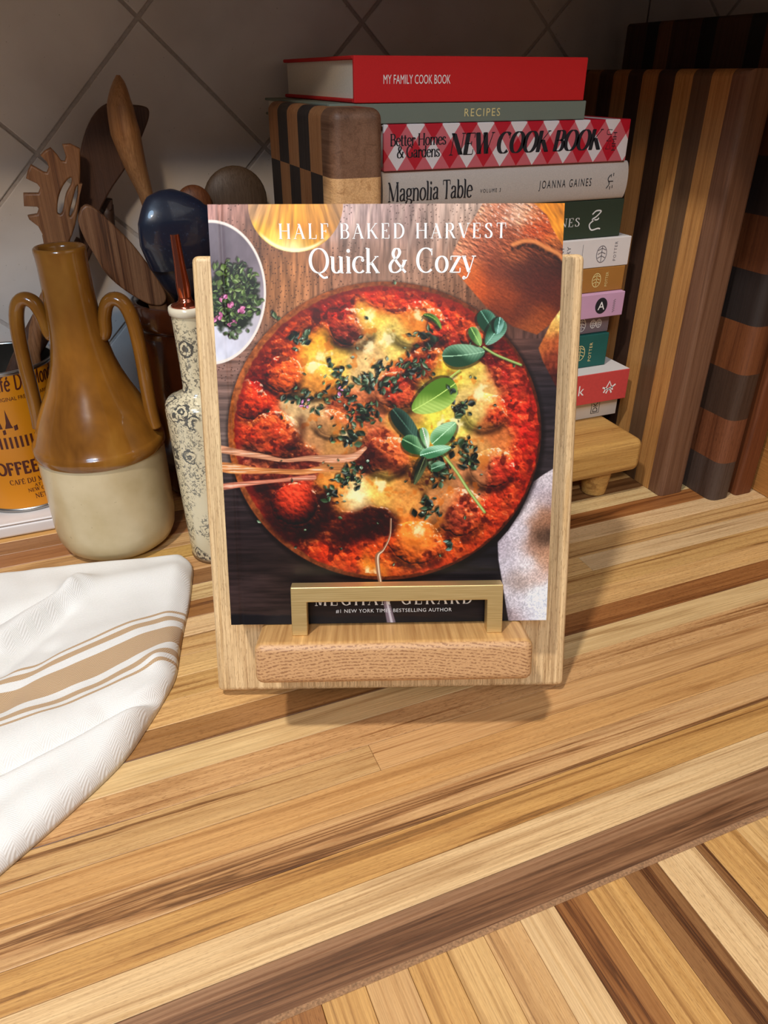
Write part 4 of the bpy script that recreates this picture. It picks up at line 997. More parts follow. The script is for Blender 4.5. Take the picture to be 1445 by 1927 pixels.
zz = [RZ + 0.0002, 0.0905, 0.1235, 0.1586, 0.1782, 0.2026, 0.2266, 0.2543, 0.2885, 0.3213, 0.3560, 0.3708, 0.4030]
bk1, L, Hh = book('cookbook', 'cream paperback cookbook at the bottom of the stack, on the riser', 0.262, 0.5225, 0.612, zz[0], zz[1], 0.17, M_CREAM, soft=True)
spine_text(bk1, 'publisher_mark', [(*shape_lines([[(L - .0335, .005), (L - .0235, .005), (L - .0235, .0185), (L - .0335, .0185), (L - .0335, .005)]], .0007), 0, 0, 0), P_(sans_text('DK'), L - .0255, .0063, .0110, .0062, R(90))], M_INK)
bk2, L, Hh = book('cookbook', 'coral red cookbook with white covers, second from the bottom of the stack', 0.27, 0.522, 0.600, zz[1], zz[2], 0.18, M_CORAL, soft=True, topmat=M_WHITEB)
spine_text(bk2, 'spine_letter', [P_(sans_text('k'), L - .062, .011, None, .011)], M_WHITEINK)
spine_text(bk2, 'publisher_mark', [(*shape_lines([[(L - .030, .010), (L - .024, .022), (L - .019, .012)], [(L - .032, .016), (L - .024, .013), (L - .016, .018)], [(L - .027, .009), (L - .0235, .015), (L - .020, .009)]], .0018), 0, 0, 0)], M_WHITEINK)
bk3, L, Hh = book('cookbook', 'dark teal hardback cookbook with gold round emblem on its spine', 0.272, 0.5042, 0.620, zz[2], zz[3], 0.17, M_TEAL)
ring = [(math.cos(R(a)) * .0058, math.sin(R(a)) * .0078) for a in range(0, 361, 15)]
def emblem(cx, cz, s=1.0):
    """round trellis mark"""
    pl = [[(cx + x * s, cz + y * s) for x, y in ring]]
    for k in (-.45, 0, .45):
        pl.append([(cx - .0045 * s, cz + k * .008 * s), (cx, cz + (k * .008 + .002) * s), (cx + .0045 * s, cz + k * .008 * s)])
    pl.append([(cx, cz - .007 * s), (cx, cz + .007 * s)])
    return (*shape_lines(pl, .0007), 0, 0, 0)
spine_text(bk3, 'publisher_mark', [emblem(L - .034, Hh / 2 - .001), P_(sans_text('POTTER', 1, 1.2), L - .0195, .0065, .020, .0035, R(90))], M_GOLDINK)
bk4, L, Hh = book('cookbook', 'slim mauve grey cookbook between the lilac and the teal books', 0.268, 0.5045, 0.624, zz[3], zz[4], 0.17, M_MAUVE)
spine_text(bk4, 'publisher_mark', [emblem(L - .034, Hh / 2, .85), emblem(L - .0200, Hh / 2, .55), emblem(L - .0130, Hh / 2, .55)], M_WHITEINK)
bk5, L, Hh = book('cookbook', 'lilac pink cookbook with round black emblem on its spine', 0.262, 0.5096, 0.612, zz[4], zz[5], 0.18, M_LILAC, rounded=False)
disc = ([(0, 0)] + [(math.cos(R(a)) * .0072, math.sin(R(a)) * .0080) for a in range(0, 360, 12)], [(0, i + 1, (i + 1) % 30 + 1) for i in range(30)])
spine_text(bk5, 'round_emblem', [(disc[0], disc[1], L - .0275, Hh / 2, 0)], M_INK)
spine_text(bk5, 'small_print', [(*shape_lines([[(L - .0135 + .0012 * (q % 2), .0045 + .0011 * q), (L - .0118 + .0012 * (q % 2), .0049 + .0011 * q)] for q in range(12)], .0005), 0, 0, 0)], M_GREYINK)
spine_text(bk5, 'emblem_letter', [P_(sans_text('A'), L - .0315, Hh / 2 - .004, .0080, .0080)], M_WHITEINK, -0.0004)
bk6, L, Hh = book('cookbook', 'mustard brown cookbook with pale upright title on its spine', 0.262, 0.5094, 0.618, zz[5], zz[6], 0.18, M_MUST)
spine_text(bk6, 'lower_title_word', [P_(pen_text('simple', 1, .2, .09), L - .0525, .0022, .0195, .0090, R(90))], M_WHITEINK)
spine_text(bk6, 'upper_title_word', [P_(pen_text('super', 1, .2, .09), L - .0640, .0022, .0170, .0090, R(90))], M_WHITEINK)
spine_text(bk6, 'publisher_mark', [emblem(L - .033, Hh / 2, .85), P_(sans_text('POTTER', 1, 1.1), L - .0195, .005, .014, .0030, R(90))], M_GOLDINK)
bk7, L, Hh = book('cookbook', 'white cookbook with small grey emblem, lying under the dark green book', 0.255, 0.5116, 0.618, zz[6], zz[7], 0.19, M_WHITEB, topmat=M_WHITEB)
spine_text(bk7, 'publisher_mark', [emblem(L - .0335, Hh / 2 - .001), P_(sans_text('POTTER', 1, 1.4), L - .0160, .0055, .018, .0032, R(90)), (*shape_lines([[(L - .056, .005), (L - .056, .023)]], .0004), 0, 0, 0), P_(sans_text('RY'), L - .070, .0145, .008, .004, R(90)), P_(sans_text('NT'), L - .0775, .0145, .008, .004, R(90))], M_GREYINK)
bk8, L, Hh = book('cookbook', 'dark green cloth hardback with pale monogram on its spine', 0.245, 0.4992, 0.622, zz[7], zz[8], 0.20, M_GREEN)
spine_text(bk8, 'spine_lettering', [P_(pen_text('GAINES', 1, .13, .05, .12), L - .092, .0118, .044, .0075)], M_WHITEINK)
spine_text(bk8, 'monogram', [
           (*shape_lines([curve((L - .0350, .0215), (L - .0310, .0245), (L - .0255, .0240), (L - .0300, .0195), (L - .0345, .0170), (L - .0290, .0165), (L - .0270, .0180)), curve((L - .0320, .0168), (L - .0370, .0125), (L - .0340, .0075), (L - .0270, .0085), (L - .0240, .0080))], .0013), 0, 0, 0)], M_WHITEINK)
bk9, L, Hh = book('cookbook', 'beige linen hardback with black serif title, lying under the gingham book', 0.249, 0.4966, 0.6215, zz[8], zz[9], 0.20, M_LINEN, rounded=True)
def round_fn(Hh):
    def fn(x, y):
        t = math.acos(max(-1, min(1, 1 - 2 * y / Hh))); return (x, 0.0030 - 0.0055 * math.sin(t) - 0.0003, y)
    return fn
lettering('title_lettering', [P_(pen_text('Magnolia Table', 1, .15, .055, -.01), .0045, .0095, .0795, .0145)], round_fn(Hh), M_INK, bk9)
lettering('volume_lettering', [P_(sans_text('VOLUME 3', 1, 1.4), .0915, .0125, .0205, .0030)], round_fn(Hh), M_INK, bk9)
lettering('author_lettering', [P_(sans_text('JOANNA GAINES', 1, 1.35), .151, .0130, .0560, .0066)], round_fn(Hh), M_INK, bk9)
lettering('publisher_mark', [(*shape_lines([[(L - .0190, .009), (L - .0190, .022)], curve((L - .0230, .010), (L - .0205, .014), (L - .0225, .018), (L - .0200, .0215)), [(L - .0165, .010), (L - .0165, .023)], [(L - .0215, .016), (L - .0165, .016)]], .0008), 0, 0, 0)], round_fn(Hh), M_INK, bk9)
bk10, L, Hh = book('cookbook', 'thick cookbook with red and white gingham cover', 0.250, 0.491, 0.6195, zz[9], zz[10], 0.20, M_GINGHAM, board=0.002)
spine_text(bk10, 'title_lettering', [P_(pen_text('NEW COOK BOOK', 1, .26, .045, -.01, .16), .0585, .0105, .1520, .0160)], M_INK)
spine_text(bk10, 'series_lettering', [P_(pen_text('Better Homes', 1, .17, .06, -.03), .0055, .0188, .0505, .0085), P_(pen_text('& Gardens', 1, .17, .06, -.03), .0115, .0098, .0390, .0085)], M_INK)
spine_text(bk10, 'publisher_mark', [P_(sans_text('HMH'), L - .0135, .0090, .0150, .0042, R(90)), (*shape_lines([[(L - .0240, .0105), (L - .0190, .0105), (L - .0215, .0160), (L - .0240, .0105)], [(L - .0240, .0170), (L - .0190, .0170), (L - .0190, .0210), (L - .0240, .0170)], curve((L - .0190, .0225), (L - .0240, .0225), (L - .0240, .0260), (L - .0190, .0260))], .0005), 0, 0, 0)], M_INK)
bk11, L, Hh = book('recipe_binder', 'slim sage green recipe book with gold title, lying under the red book', 0.205, 0.4415, 0.6210, zz[10], zz[11], 0.20, M_SAGE, board=0.0022)
spine_text(bk11, 'title_lettering', [P_(sans_text('RECIPES', 1, 1.25), .1175, .0042, .0335, .0058)], M_GOLDINK)
bk12, L, Hh = book('cookbook', 'red cloth hardback on top of the stack', 0.2255, 0.4375, 0.6200, zz[11], zz[12], 0.20, M_REDCLOTH)
spine_text(bk12, 'title_lettering', [P_(sans_text('MY FAMILY COOK BOOK'), .0245, .0130, .0580, .0062)], M_WHITEINK)

# ================================================================== STONEWARE JUG
JX, JY = -0.0085, 0.667
jug = empty('stoneware_jug', (JX, JY, 0.0004), (0, 0, 0)); tag(jug, 'two handled stoneware jug, brown glazed top over a cream body', 'jug')
m, nt, b = new_mat('cream_stoneware')
tc = N(nt, 'ShaderNodeTexCoord'); n1 = noise(nt, tc.outputs['Object'], 22, 4, .6); n2 = noise(nt, tc.outputs['Object'], 260, 2)
c = ramp(nt, n1.outputs[0], [(0.3, srgb(184, 164, 122)), (0.7, srgb(206, 188, 150))]).outputs[0]
c = mixc(nt, 0.35, c, ramp(nt, n2.outputs[0], [(0.22, srgb(120, 90, 60)), (0.27, (1, 1, 1))]).outputs[0], 'MULTIPLY')
nt.links.new(c, b.inputs['Base Color']); setin(b, Roughness=0.32); b.inputs['Coat Weight'].default_value = 0.4; b.inputs['Coat Roughness'].default_value = 0.15
M_STONE = m
m, nt, b = new_mat('brown_glaze')
tc = N(nt, 'ShaderNodeTexCoord'); n1 = noise(nt, mapping(nt, tc.outputs['Object'], (18, 18, 9)), 1, 4, .6, .4)
nt.links.new(ramp(nt, n1.outputs[0], [(0.3, srgb(96, 58, 16)), (0.52, srgb(134, 86, 28)), (0.72, srgb(156, 110, 44))]).outputs[0], b.inputs['Base Color'])
setin(b, Roughness=0.22); b.inputs['Specular IOR Level'].default_value = 0.25; b.inputs['Coat Weight'].default_value = 0.7; b.inputs['Coat Roughness'].default_value = 0.03
bump(nt, b, n1.outputs[0], .15, .002); M_GLAZE = m
prof = [(0.0385, 0.0), (0.0440, 0.001), (0.0500, 0.006), (0.0535, 0.014), (0.0550, 0.026), (0.0552, 0.050), (0.0552, 0.080), (0.0550, 0.0985)]
o = bmobj('body', lathe_bm(prof, 96, True, False), M_STONE, jug, smooth=True)
sh_p = [(0.0555, 0.0983), (0.0568, 0.0995), (0.0570, 0.1035), (0.0566, 0.1075), (0.0552, 0.1095), (0.0540, 0.1110), (0.0515, 0.1190), (0.0470, 0.1310), (0.0410, 0.1440), (0.0350, 0.1560), (0.0300, 0.1680), (0.0262, 0.1800), (0.0235, 0.1930), (0.0218, 0.2070), (0.0207, 0.2230), (0.0200, 0.2400), (0.0196, 0.2580), (0.0198, 0.2650), (0.0202, 0.2690), (0.0200, 0.2715), (0.0188, 0.2725), (0.0160, 0.2715), (0.0148, 0.2690), (0.0145, 0.2500), (0.0150, 0.2300)]
o = bmobj('glazed_shoulder_and_neck', lathe_bm(sh_p, 96, False, True), M_GLAZE, jug, smooth=True); o['label'] = 'brown glazed shoulder and neck'
hd = np.array([RT[0], RT[1]])
for sgn in (-1, 1):
    # (radial, height): curl at the neck, arch over, down to the shoulder
    hp_ = [(0.0205, 0.2045), (0.0222, 0.2000), (0.0245, 0.2050), (0.0258, 0.2160), (0.0300, 0.2270), (0.0370, 0.2310), (0.0440, 0.2270), (0.0485, 0.2150), (0.0505, 0.1980), (0.0512, 0.1780), (0.0512, 0.1560), (0.0514, 0.1380), (0.0520, 0.1240), (0.0528, 0.1165)]
    pts = smooth_path([(sgn * r_ * hd[0] * .99, sgn * r_ * hd[1], h_) for r_, h_ in hp_], 5)
    nn = len(pts); rad_ = [(0.0046 + .0012 * math.sin(min(1, i / nn * 2) * math.pi / 2) - (0.002 if i < 2 else 0), 0.0062 + .001 * math.sin(i / nn * math.pi)) for i in range(nn)]
    bm = tube_bm(pts, rad_, 14, up=(hd[0], hd[1], 0.0)); o = bmobj('handle', bm, M_GLAZE, jug, smooth=True)

# ================================================================== OIL BOTTLE
OX, OY = 0.0762, 0.6078
ob = empty('oil_bottle', (OX, OY, 0.0004)); tag(ob, 'cream ceramic oil bottle with dark floral print and copper pour spout', 'bottle')
m, nt, b = new_mat('floral_transferware')
tc = N(nt, 'ShaderNodeTexCoord')
vo = N(nt, 'ShaderNodeTexVoronoi'); setin(vo, Scale=44.0); nt.links.new(tc.outputs['Object'], vo.inputs['Vector'])
nw = noise(nt, tc.outputs['Object'], 260, 3)
dd = math_(nt, 'MULTIPLY_ADD', nw.outputs[0], 0.28, vo.outputs['Distance'])
petal = math_(nt, 'SINE', math_(nt, 'MULTIPLY', dd, 34.0))
line = ramp(nt, petal, [(0.15, (0, 0, 0)), (0.45, (1, 1, 1))]).outputs[0]
inside = ramp(nt, dd, [(0.52, (1, 1, 1)), (0.60, (0, 0, 0))]).outputs[0]
clus = ramp(nt, noise(nt, mapping(nt, tc.outputs['Object'], (1, 1, 1), (3.3, 1.2, 0)), 34, 2).outputs[0], [(0.44, (0, 0, 0)), (0.49, (1, 1, 1))]).outputs[0]
leafm = ramp(nt, noise(nt, tc.outputs['Object'], 330, 2, .5, 1.2).outputs[0], [(0.52, (0, 0, 0)), (0.58, (1, 1, 1))]).outputs[0]
ink = math_(nt, 'MULTIPLY', math_(nt, 'MAXIMUM', math_(nt, 'MULTIPLY', line, inside), math_(nt, 'MULTIPLY', leafm, 0.8)), clus)
nt.links.new(mixc(nt, math_(nt, 'MULTIPLY', ink, 0.92), srgb(218, 206, 172), srgb(48, 54, 60)), b.inputs['Base Color']); setin(b, Roughness=0.2)
b.inputs['Coat Weight'].default_value = 0.5; M_FLORAL = m
M_IVORY = plain('ivory_glaze', srgb(216, 206, 182), 0.2, var=0.03, coat=0.5)
M_COPPER = plain('polished_copper', srgb(206, 120, 96), 0.14, 1.0, var=0.03)
bp = [(0.0215, 0.0), (0.0238, 0.0015), (0.0248, 0.006), (0.0262, 0.050), (0.0275, 0.095), (0.0284, 0.138), (0.0286, 0.146), (0.0278, 0.1515), (0.0255, 0.1545), (0.0200, 0.1565), (0.0150, 0.1580), (0.0122, 0.1610), (0.0115, 0.1660), (0.0116, 0.185), (0.0122, 0.205), (0.0128, 0.2245)]
o = bmobj('body', lathe_bm(bp, 72, True, False), M_FLORAL, ob, smooth=True)
o = bmobj('foot_ring', lathe_bm([(0.0205, -0.0002), (0.0242, 0.0), (0.0248, 0.002), (0.0242, 0.0035)], 72, True, True), plain('brown_foot', srgb(112, 84, 52), .6), ob, smooth=True)
o = bmobj('collar', lathe_bm([(0.0128, 0.2244), (0.0142, 0.2255), (0.0146, 0.2285), (0.0142, 0.2312), (0.0128, 0.2320), (0.0120, 0.2315)], 72, False, True), M_IVORY, ob, smooth=True)
sp_o = bmobj('spout', lathe_bm([(0.0118, 0.2316), (0.0118, 0.2324), (0.0105, 0.2335), (0.0070, 0.2345), (0.0056, 0.2360), (0.0052, 0.2385)], 48, True, True), M_COPPER, ob, smooth=True)
tilt = Vector((-0.03, 0.02, 1)).normalized()
pts = [Vector((0, 0, 0.2380)) + tilt * (k / 10 * 0.0475) for k in range(11)]
rad_ = [0.0049 if k < 1 else 0.0052 - 0.0018 * (k / 10) + .0007 * math.exp(-((k - 2.2) / 1.6) ** 2) for k in range(11)]
o = bmobj('spout_tube', tube_bm(pts, rad_, 28), M_COPPER, sp_o, smooth=True); shade_auto(o, 50)

# ================================================================== WHITE TRAY AND COFFEE CAN
M_TRAY = plain('white_enamel', srgb(222, 216, 212), 0.35, var=0.02)
tr = empty('tray', (-0.20, 0.77, 0)); tag(tr, 'flat white tray against the tiles beneath the coffee can', 'tray')
box('base', -0.20, 0.205, -0.0655, 0.060, 0.0004, 0.0135, M_TRAY, tr, 0.003, 3)
box('rim', -0.20, 0.205, -0.0655, -0.060, 0.0136, 0.0160, M_TRAY, tr, 0.0010, 2)
CX, CY, CR, CZ = -0.086, 0.7775, 0.0500, 0.0138
can = empty('coffee_can', (CX, CY, CZ)); tag(can, 'open orange coffee can with brown lettering standing on the white tray', 'can')
M_CANO = plain('orange_can_label', srgb(226, 142, 18), 0.35, var=0.04, scale=14)
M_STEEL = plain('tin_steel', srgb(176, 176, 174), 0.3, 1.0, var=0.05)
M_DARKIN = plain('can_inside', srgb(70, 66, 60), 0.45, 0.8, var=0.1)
CH = 0.1425
o = bmobj('can_wall', lathe_bm([(CR, 0.004), (CR, CH - 0.003)], 96, False, False), M_CANO, can, smooth=True)
rb = lambda z: [(CR - .0006, z - .0026), (CR + .0008, z - .0016), (CR + .0012, z), (CR + .0006, z + .0014), (CR - .0006, z + .0016), (CR - .0014, z)]
o = bmobj('bottom_rim', lathe_bm([(CR - .002, 0.0), (CR + .0008, 0.0004), (CR + .0012, 0.0022), (CR + .0004, 0.0042), (CR - .002, 0.0042)], 96, True, False), M_STEEL, can, smooth=True)
o = bmobj('top_rim', lathe_bm([(CR + .0002, CH - .0032), (CR + .0010, CH - .0022), (CR + .0012, CH - .0006), (CR + .0004, CH + .0006), (CR - .0010, CH + .0006), (CR - .0016, CH - .001)], 96, False, False), M_STEEL, can, smooth=True)
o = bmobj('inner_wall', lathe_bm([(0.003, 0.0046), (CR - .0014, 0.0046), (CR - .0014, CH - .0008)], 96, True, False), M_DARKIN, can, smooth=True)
M_CANB = plain('can_brown_ink', srgb(84, 30, 16), 0.45)
M_CANL = plain('can_tan_ink', srgb(222, 170, 90), 0.45)
A0 = math.atan2(-CY, -CX) + 0.10        # the label's middle, facing the room
def can_fn(x, y, dr=0.0002):
    a = A0 + x / CR; return ((CR + dr) * math.cos(a), (CR + dr) * math.sin(a), y)
def can_px(px, py):
    """photo pixel -> arc position, height on the can (front side)"""
    r_ = ray(px, py); ox, oy = -CX, -CY
    a = r_[0] ** 2 + r_[1] ** 2; bq = 2 * (ox * r_[0] + oy * r_[1]); cq = ox * ox + oy * oy - CR * CR
    t = (-bq - math.sqrt(max(0, bq * bq - 4 * a * cq))) / (2 * a)
    an = math.atan2(oy + t * r_[1], ox + t * r_[0]); d = (an - A0 + math.pi) % (2 * math.pi) - math.pi
    return d * CR, CAM_H + t * r_[2] - CZ
def subdiv(gen):
    return gen
def can_text(name, gen, pl, pr, hpx, mat, arch=0.0):
    (ax, ay), (bx, by) = can_px(*pl), can_px(*pr); V, Fc, w0 = gen
    k = (bx - ax) / w0; kh = hpx
    return [([(x * k, y * kh + (by - ay) * (x / w0)) for x, y in V], Fc, ax, ay, 0)]
def fixed(gen, x, y, wd, h_): V, Fc, w0 = gen; return [([(q[0] * wd / w0, q[1] * h_) for q in V], Fc, x, y, 0)]
xD, yD = can_px(34, 739)
lettering('brand_lettering', fixed(pen_text('Café Du Monde', 1, .17, .12, .03, .12, False), xD - 0.0265, yD + .0035, .072, .0140), can_fn, M_CANB, can)
xo, yo_ = can_px(0, 759)
lettering('tagline_lettering', fixed(sans_text('ORIGINAL FRENCH MARKET'), xo - .0055, yo_ + .0008, .056, .0036), can_fn, M_CANB, can)
# drawing of a building with columns
xb0, yb0 = can_px(0, 850)
bl = [([(0, 0), (.046, 0), (.046, .0035), (0, .0035)], [(0, 1, 2, 3)]), ([(-.02, .020), (.012, .0225), (.024, .0265), (.046, .035), (.046, .029), (.024, .0215), (.012, .0180), (-.02, .0155)], [(0, 7, 6, 1), (1, 6, 5, 2), (2, 5, 4, 3)])]
for k in range(9): bl.append(([(.001 + k * .0046, .0035), (.0032 + k * .0046, .0035), (.0032 + k * .0046, .0150), (.001 + k * .0046, .0150)], [(0, 1, 2, 3)]))
for (x_, h_, w_) in ((0.0, .008, .006), (.007, .010, .005), (.014, .006, .007)):
    bl.append(([(x_, .024), (x_ + w_, .024), (x_ + w_ * .7, .024 + h_), (x_ + w_ * .3, .024 + h_)], [(0, 1, 2, 3)]))
bl.append(([(.0155, .026), (.0200, .026), (.0176, .043)], [(0, 1, 2)]))
lettering('building_drawing', [(V, Fc, xb0 - .004, yb0 - .0015, 0) for V, Fc in bl], can_fn, M_CANB, can)
xc, yc_ = can_px(0, 893)
lettering('coffee_lettering', fixed(pen_text('COFFEE', 1, .24, .16, .06), xc - .0105, yc_ - .001, .0470, .0120), can_fn, M_CANB, can)
l0 = []
for t_, px_, py_, wd, h_ in (('CAFÉ DU MONDE', 20, 913, .046, .0050), ('AT', 66, 915, .006, .003), ('NEW ORLEANS', 54, 926, .034, .0036), ('NET WT', 68, 937, .022, .0048)):
    xx, yy = can_px(px_, py_); l0 += fixed(pen_text(t_, 1, .17, .08, .05), xx, yy, wd, h_)
lettering('maker_lettering', l0, can_fn, M_CANB, can)

# ================================================================== CROCK AND UTENSILS
KX, KY = 0.0985, 0.757
M_CROCK = plain('dark_brown_glaze', srgb(70, 32, 14), 0.16, var=0.35, scale=26, coat=0.5)
ck = empty('utensil_crock', (KX, KY, 0.0004)); tag(ck, 'dark brown glazed crock holding utensils behind the jug', 'crock')
kp = [(0.046, 0.0), (0.050, 0.003), (0.0525, 0.012), (0.0535, 0.040), (0.0535, 0.170), (0.0520, 0.1755), (0.0530, 0.1775), (0.0560, 0.1790), (0.0568, 0.1840), (0.0568, 0.1960), (0.0560, 0.2010), (0.0540, 0.2025), (0.0505, 0.2015), (0.0490, 0.1960), (0.0485, 0.0120), (0.040, 0.008)]
o = bmobj('pot', lathe_bm(kp, 80, True, True), M_CROCK, ck, smooth=True)

M_UT = {}
def ut_wood(key, col, dark=0.3):
    if key not in M_UT: M_UT[key] = wood_mat('utensil_wood_' + key, 2, tint=srgb(*col), streak=dark, fleck=0.25, rough=0.45, contrast=0.4, k=0.8)
    return M_UT[key]
def flat_utensil(name, label, outline, Yp, thick, mat, holes=(), tail=None, lean=0.0, bev=0.0015):
    """a carved flat utensil: its outline stands at depth Yp, has real thickness and rounded edges; tail = handle run (world points, radii)"""
    P2 = [onY(px, py, Yp) for px, py in outline]
    base = np.mean(P2, 0) if tail is None else np.array(tail[-1][0])
    e = empty(name, tuple(base)); tag(e, label, 'utensil', 'kitchen utensils standing in the holders')
    # two-dimensional curve (x, z) filled with holes, extruded
    cu = bpy.data.curves.new('tmp', 'CURVE'); cu.dimensions = '2D'; cu.fill_mode = 'BOTH'; cu.extrude = thick / 2 - bev; cu.bevel_depth = bev; cu.bevel_resolution = 2; cu.offset = -bev
    for ring_ in [P2] + [[onY(px, py, Yp) for px, py in h_] for h_ in holes]:
        s = cu.splines.new('POLY'); s.points.add(len(ring_) - 1); s.use_cyclic_u = True
        for k, p in enumerate(ring_): s.points[k].co = (p[0], p[2], 0, 1)
    t = bpy.data.objects.new('tmp', cu); COL.objects.link(t); bpy.context.view_layer.update()
    dg = bpy.context.evaluated_depsgraph_get(); me = bpy.data.meshes.new_from_object(t.evaluated_get(dg))
    bpy.data.objects.remove(t, do_unlink=True)
    for v in me.vertices:
        x_, z_, d_ = v.co.x, v.co.y, v.co.z
        v.co = Vector((x_ - base[0], Yp - d_ + lean * (z_ - P2[0][2]) - base[1], z_ - base[2]))
    me.flip_normals() if False else None
    me.materials.clear()
    o = link('head', me, mat, e)
    if tail:
        pts = [Vector(p) - Vector(base) for p, r_ in tail]; rr = [r_ for p, r_ in tail]
        pp = smooth_path(pts, 4); ri = np.linspace(0, len(rr) - 1, len(pp))
        ra = [(float(np.interp(q, range(len(rr)), [a[0] for a in rr])), float(np.interp(q, range(len(rr)), [a[1] for a in rr]))) for q in ri]
        bmobj('handle', tube_bm(pp, ra, 14, up=(0, 1, 0)), mat, e, smooth=True)
    return e
def sm2(pts, n_=4):
    q = smooth_path([(x, y, 0) for x, y in list(pts) + [pts[0]]], n_)[:-1]; return [(p.x, p.y) for p in q]
def W3(px, py, Y): return tuple(onY(px, py, Y))
# pasta fork in the can
fk = [(80, 440), (72, 425), (55, 412), (52, 405), (70, 402), (73, 392), (70, 388), (45, 387), (44, 363), (72, 363), (76, 353), (70, 345), (49, 335), (52, 322), (58, 309), (82, 323), (88, 324), (92, 314), (88, 304), (76, 292), (84, 283), (95, 277), (107, 290), (115, 302), (122, 303), (124, 294), (117, 271), (132, 270), (150, 279), (151, 320), (149, 380), (142, 420), (136, 440), (128, 458), (84, 460)]
flat_utensil('pasta_fork', 'slotted wooden pasta fork with short teeth in the coffee can', fk, 0.764, 0.010, ut_wood('acacia', (150, 104, 66), .8),
             holes=[sm2([(128, 336), (134, 334), (134, 345), (124, 365), (119, 392), (114, 402), (108, 398), (110, 372), (118, 350)]), sm2([(150, 348), (146, 365), (140, 392), (132, 407), (131, 398), (138, 370), (144, 350)])],
             tail=[(W3(106, 445, .764), (.004, .012)), (W3(104, 520, .764), (.0045, .007)), ((-.052, .764, .16), (.0045, .006)), ((-.058, .764, .0205), (.0045, .006))])
# dark walnut spatula in the can
spd = sm2([(152, 470), (146, 400), (147, 330), (154, 270), (172, 222), (200, 195), (236, 196), (268, 199), (279, 206), (279, 222), (271, 245), (252, 290), (232, 322), (205, 362), (182, 410), (168, 462), (160, 478)])
flat_utensil('wooden_spatula', 'dark brown wooden spatula with slanted tip standing in the coffee can', spd, 0.790, 0.009, ut_wood('walnut', (92, 62, 46), .2),
             tail=[(W3(161, 455, .790), (.004, .009)), (W3(120, 540, .790), (.0048, .011)), (W3(75, 620, .790), (.0048, .012)), ((-.085, .790, .11), (.0048, .011)), ((-.105, .790, .0205), (.0045, .010))])
# short dark handle behind
flat_utensil('wooden_spoon', 'short dark wooden handle end showing behind the walnut spatula', [(186, 380), (200, 372), (211, 374), (212, 392), (206, 399), (192, 398)], 0.80, 0.010, ut_wood('dark', (76, 50, 34), .2),
             tail=[(W3(199, 385, .80), (.005, .007)), (W3(215, 460, .797), (.005, .006)), ((0.069, .781, .206), (.005, .006)), ((0.082, .775, .012), (.005, .006))])
# brown scraper in the crock
scp = sm2([(152, 392), (163, 385), (182, 394), (215, 424), (248, 458), (276, 494), (298, 526), (312, 556), (304, 572), (284, 572), (262, 562), (228, 540), (198, 512), (176, 476), (158, 446), (147, 415)])
flat_utensil('wooden_scraper', 'broad brown wooden scraper leaning out of the crock towards the jug', scp, 0.733, 0.010, ut_wood('teak', (142, 100, 68), .9), lean=0.0,
             tail=[(W3(292, 552, .733), (.0045, .010)), (W3(302, 590, .735), (.0045, .008)), ((0.088, .742, .09), (.0045, .007)), ((0.095, .748, .012), (.0045, .007))])
# carved tan spoon seen edge-on
def sweep_utensil(name, label, pts, radii, mat, up, cat='utensil'):
    base = Vector(pts[-1]); e = empty(name, base); tag(e, label, cat, 'kitchen utensils standing in the holders')
    pp = smooth_path([Vector(p) - base for p in pts], 6); ri = np.linspace(0, len(radii) - 1, len(pp))
    ra = [(float(np.interp(q, range(len(radii)), [a[0] for a in radii])), float(np.interp(q, range(len(radii)), [a[1] for a in radii]))) for q in ri]
    return e, pp, ra
e, pp, ra = sweep_utensil('carved_spoon', 'light tan hand carved wooden spoon standing tallest in the crock',
    [W3(222, 141, .765), W3(224, 160, .765), W3(226, 200, .765), W3(236, 250, .765), W3(254, 310, .765), W3(274, 365, .765), W3(292, 430, .765), W3(308, 540, .765), (0.098, .768, .10), (0.104, .770, .012)],
    [(.0015, .0015), (.012, .0058), (.019, .0110), (.020, .0128), (.016, .0098), (.011, .0066), (.007, .006), (.006, .006), (.006, .006), (.0055, .0055)], None, None)
k_ = 36
bmobj('bowl', tube_bm(pp[:k_ + 1], ra[:k_ + 1], 18, up=(0, 1, 0.0), caps=(True, False)), ut_wood('tan', (178, 130, 84), .25), e, smooth=True)
bmobj('handle', tube_bm(pp[k_:], ra[k_:], 18, up=(0, 1, 0.0), caps=(False, True)), ut_wood('tan', (178, 130, 84), .25), e, smooth=True)
# navy speckled spoon
m, nt, b = new_mat('navy_speckled_enamel')
tc = N(nt, 'ShaderNodeTexCoord'); n1 = noise(nt, tc.outputs['Object'], 420, 2)
nt.links.new(ramp(nt, n1.outputs[0], [(0.64, srgb(24, 34, 54)), (0.74, srgb(52, 64, 86))]).outputs[0], b.inputs['Base Color']); setin(b, Roughness=0.34); b.inputs['Coat Weight'].default_value = .5
bump(nt, b, noise(nt, tc.outputs['Object'], 60, 2).outputs[0], .2, .002); M_NAVY = m
e, pp, ra = sweep_utensil('blue_spoon', 'large navy blue speckled enamel spoon with its rounded back facing out of the crock',
    [W3(331, 361, .690), W3(331, 363.5, .689), W3(332, 374, .686), W3(333, 388, .684), W3(337, 415, .682), W3(341, 450, .684), W3(346, 490, .690), W3(352, 530, .702), W3(355, 562, .722), W3(358, 600, .732), (0.118, .742, .10), (0.122, .748, .012)],
    [(.001, .002), (.004, .0105), (.008, .0215), (.010, .0290), (.012, .0350), (.013, .0360), (.012, .0310), (.010, .0220), (.007, .012), (.006, .008), (.0055, .0065), (.005, .006)], None, None)
k_ = 36
bmobj('bowl', tube_bm(pp[:k_ + 1], ra[:k_ + 1], 40, up=(0, 1, 0.0), caps=(True, False)), M_NAVY, e, smooth=True)
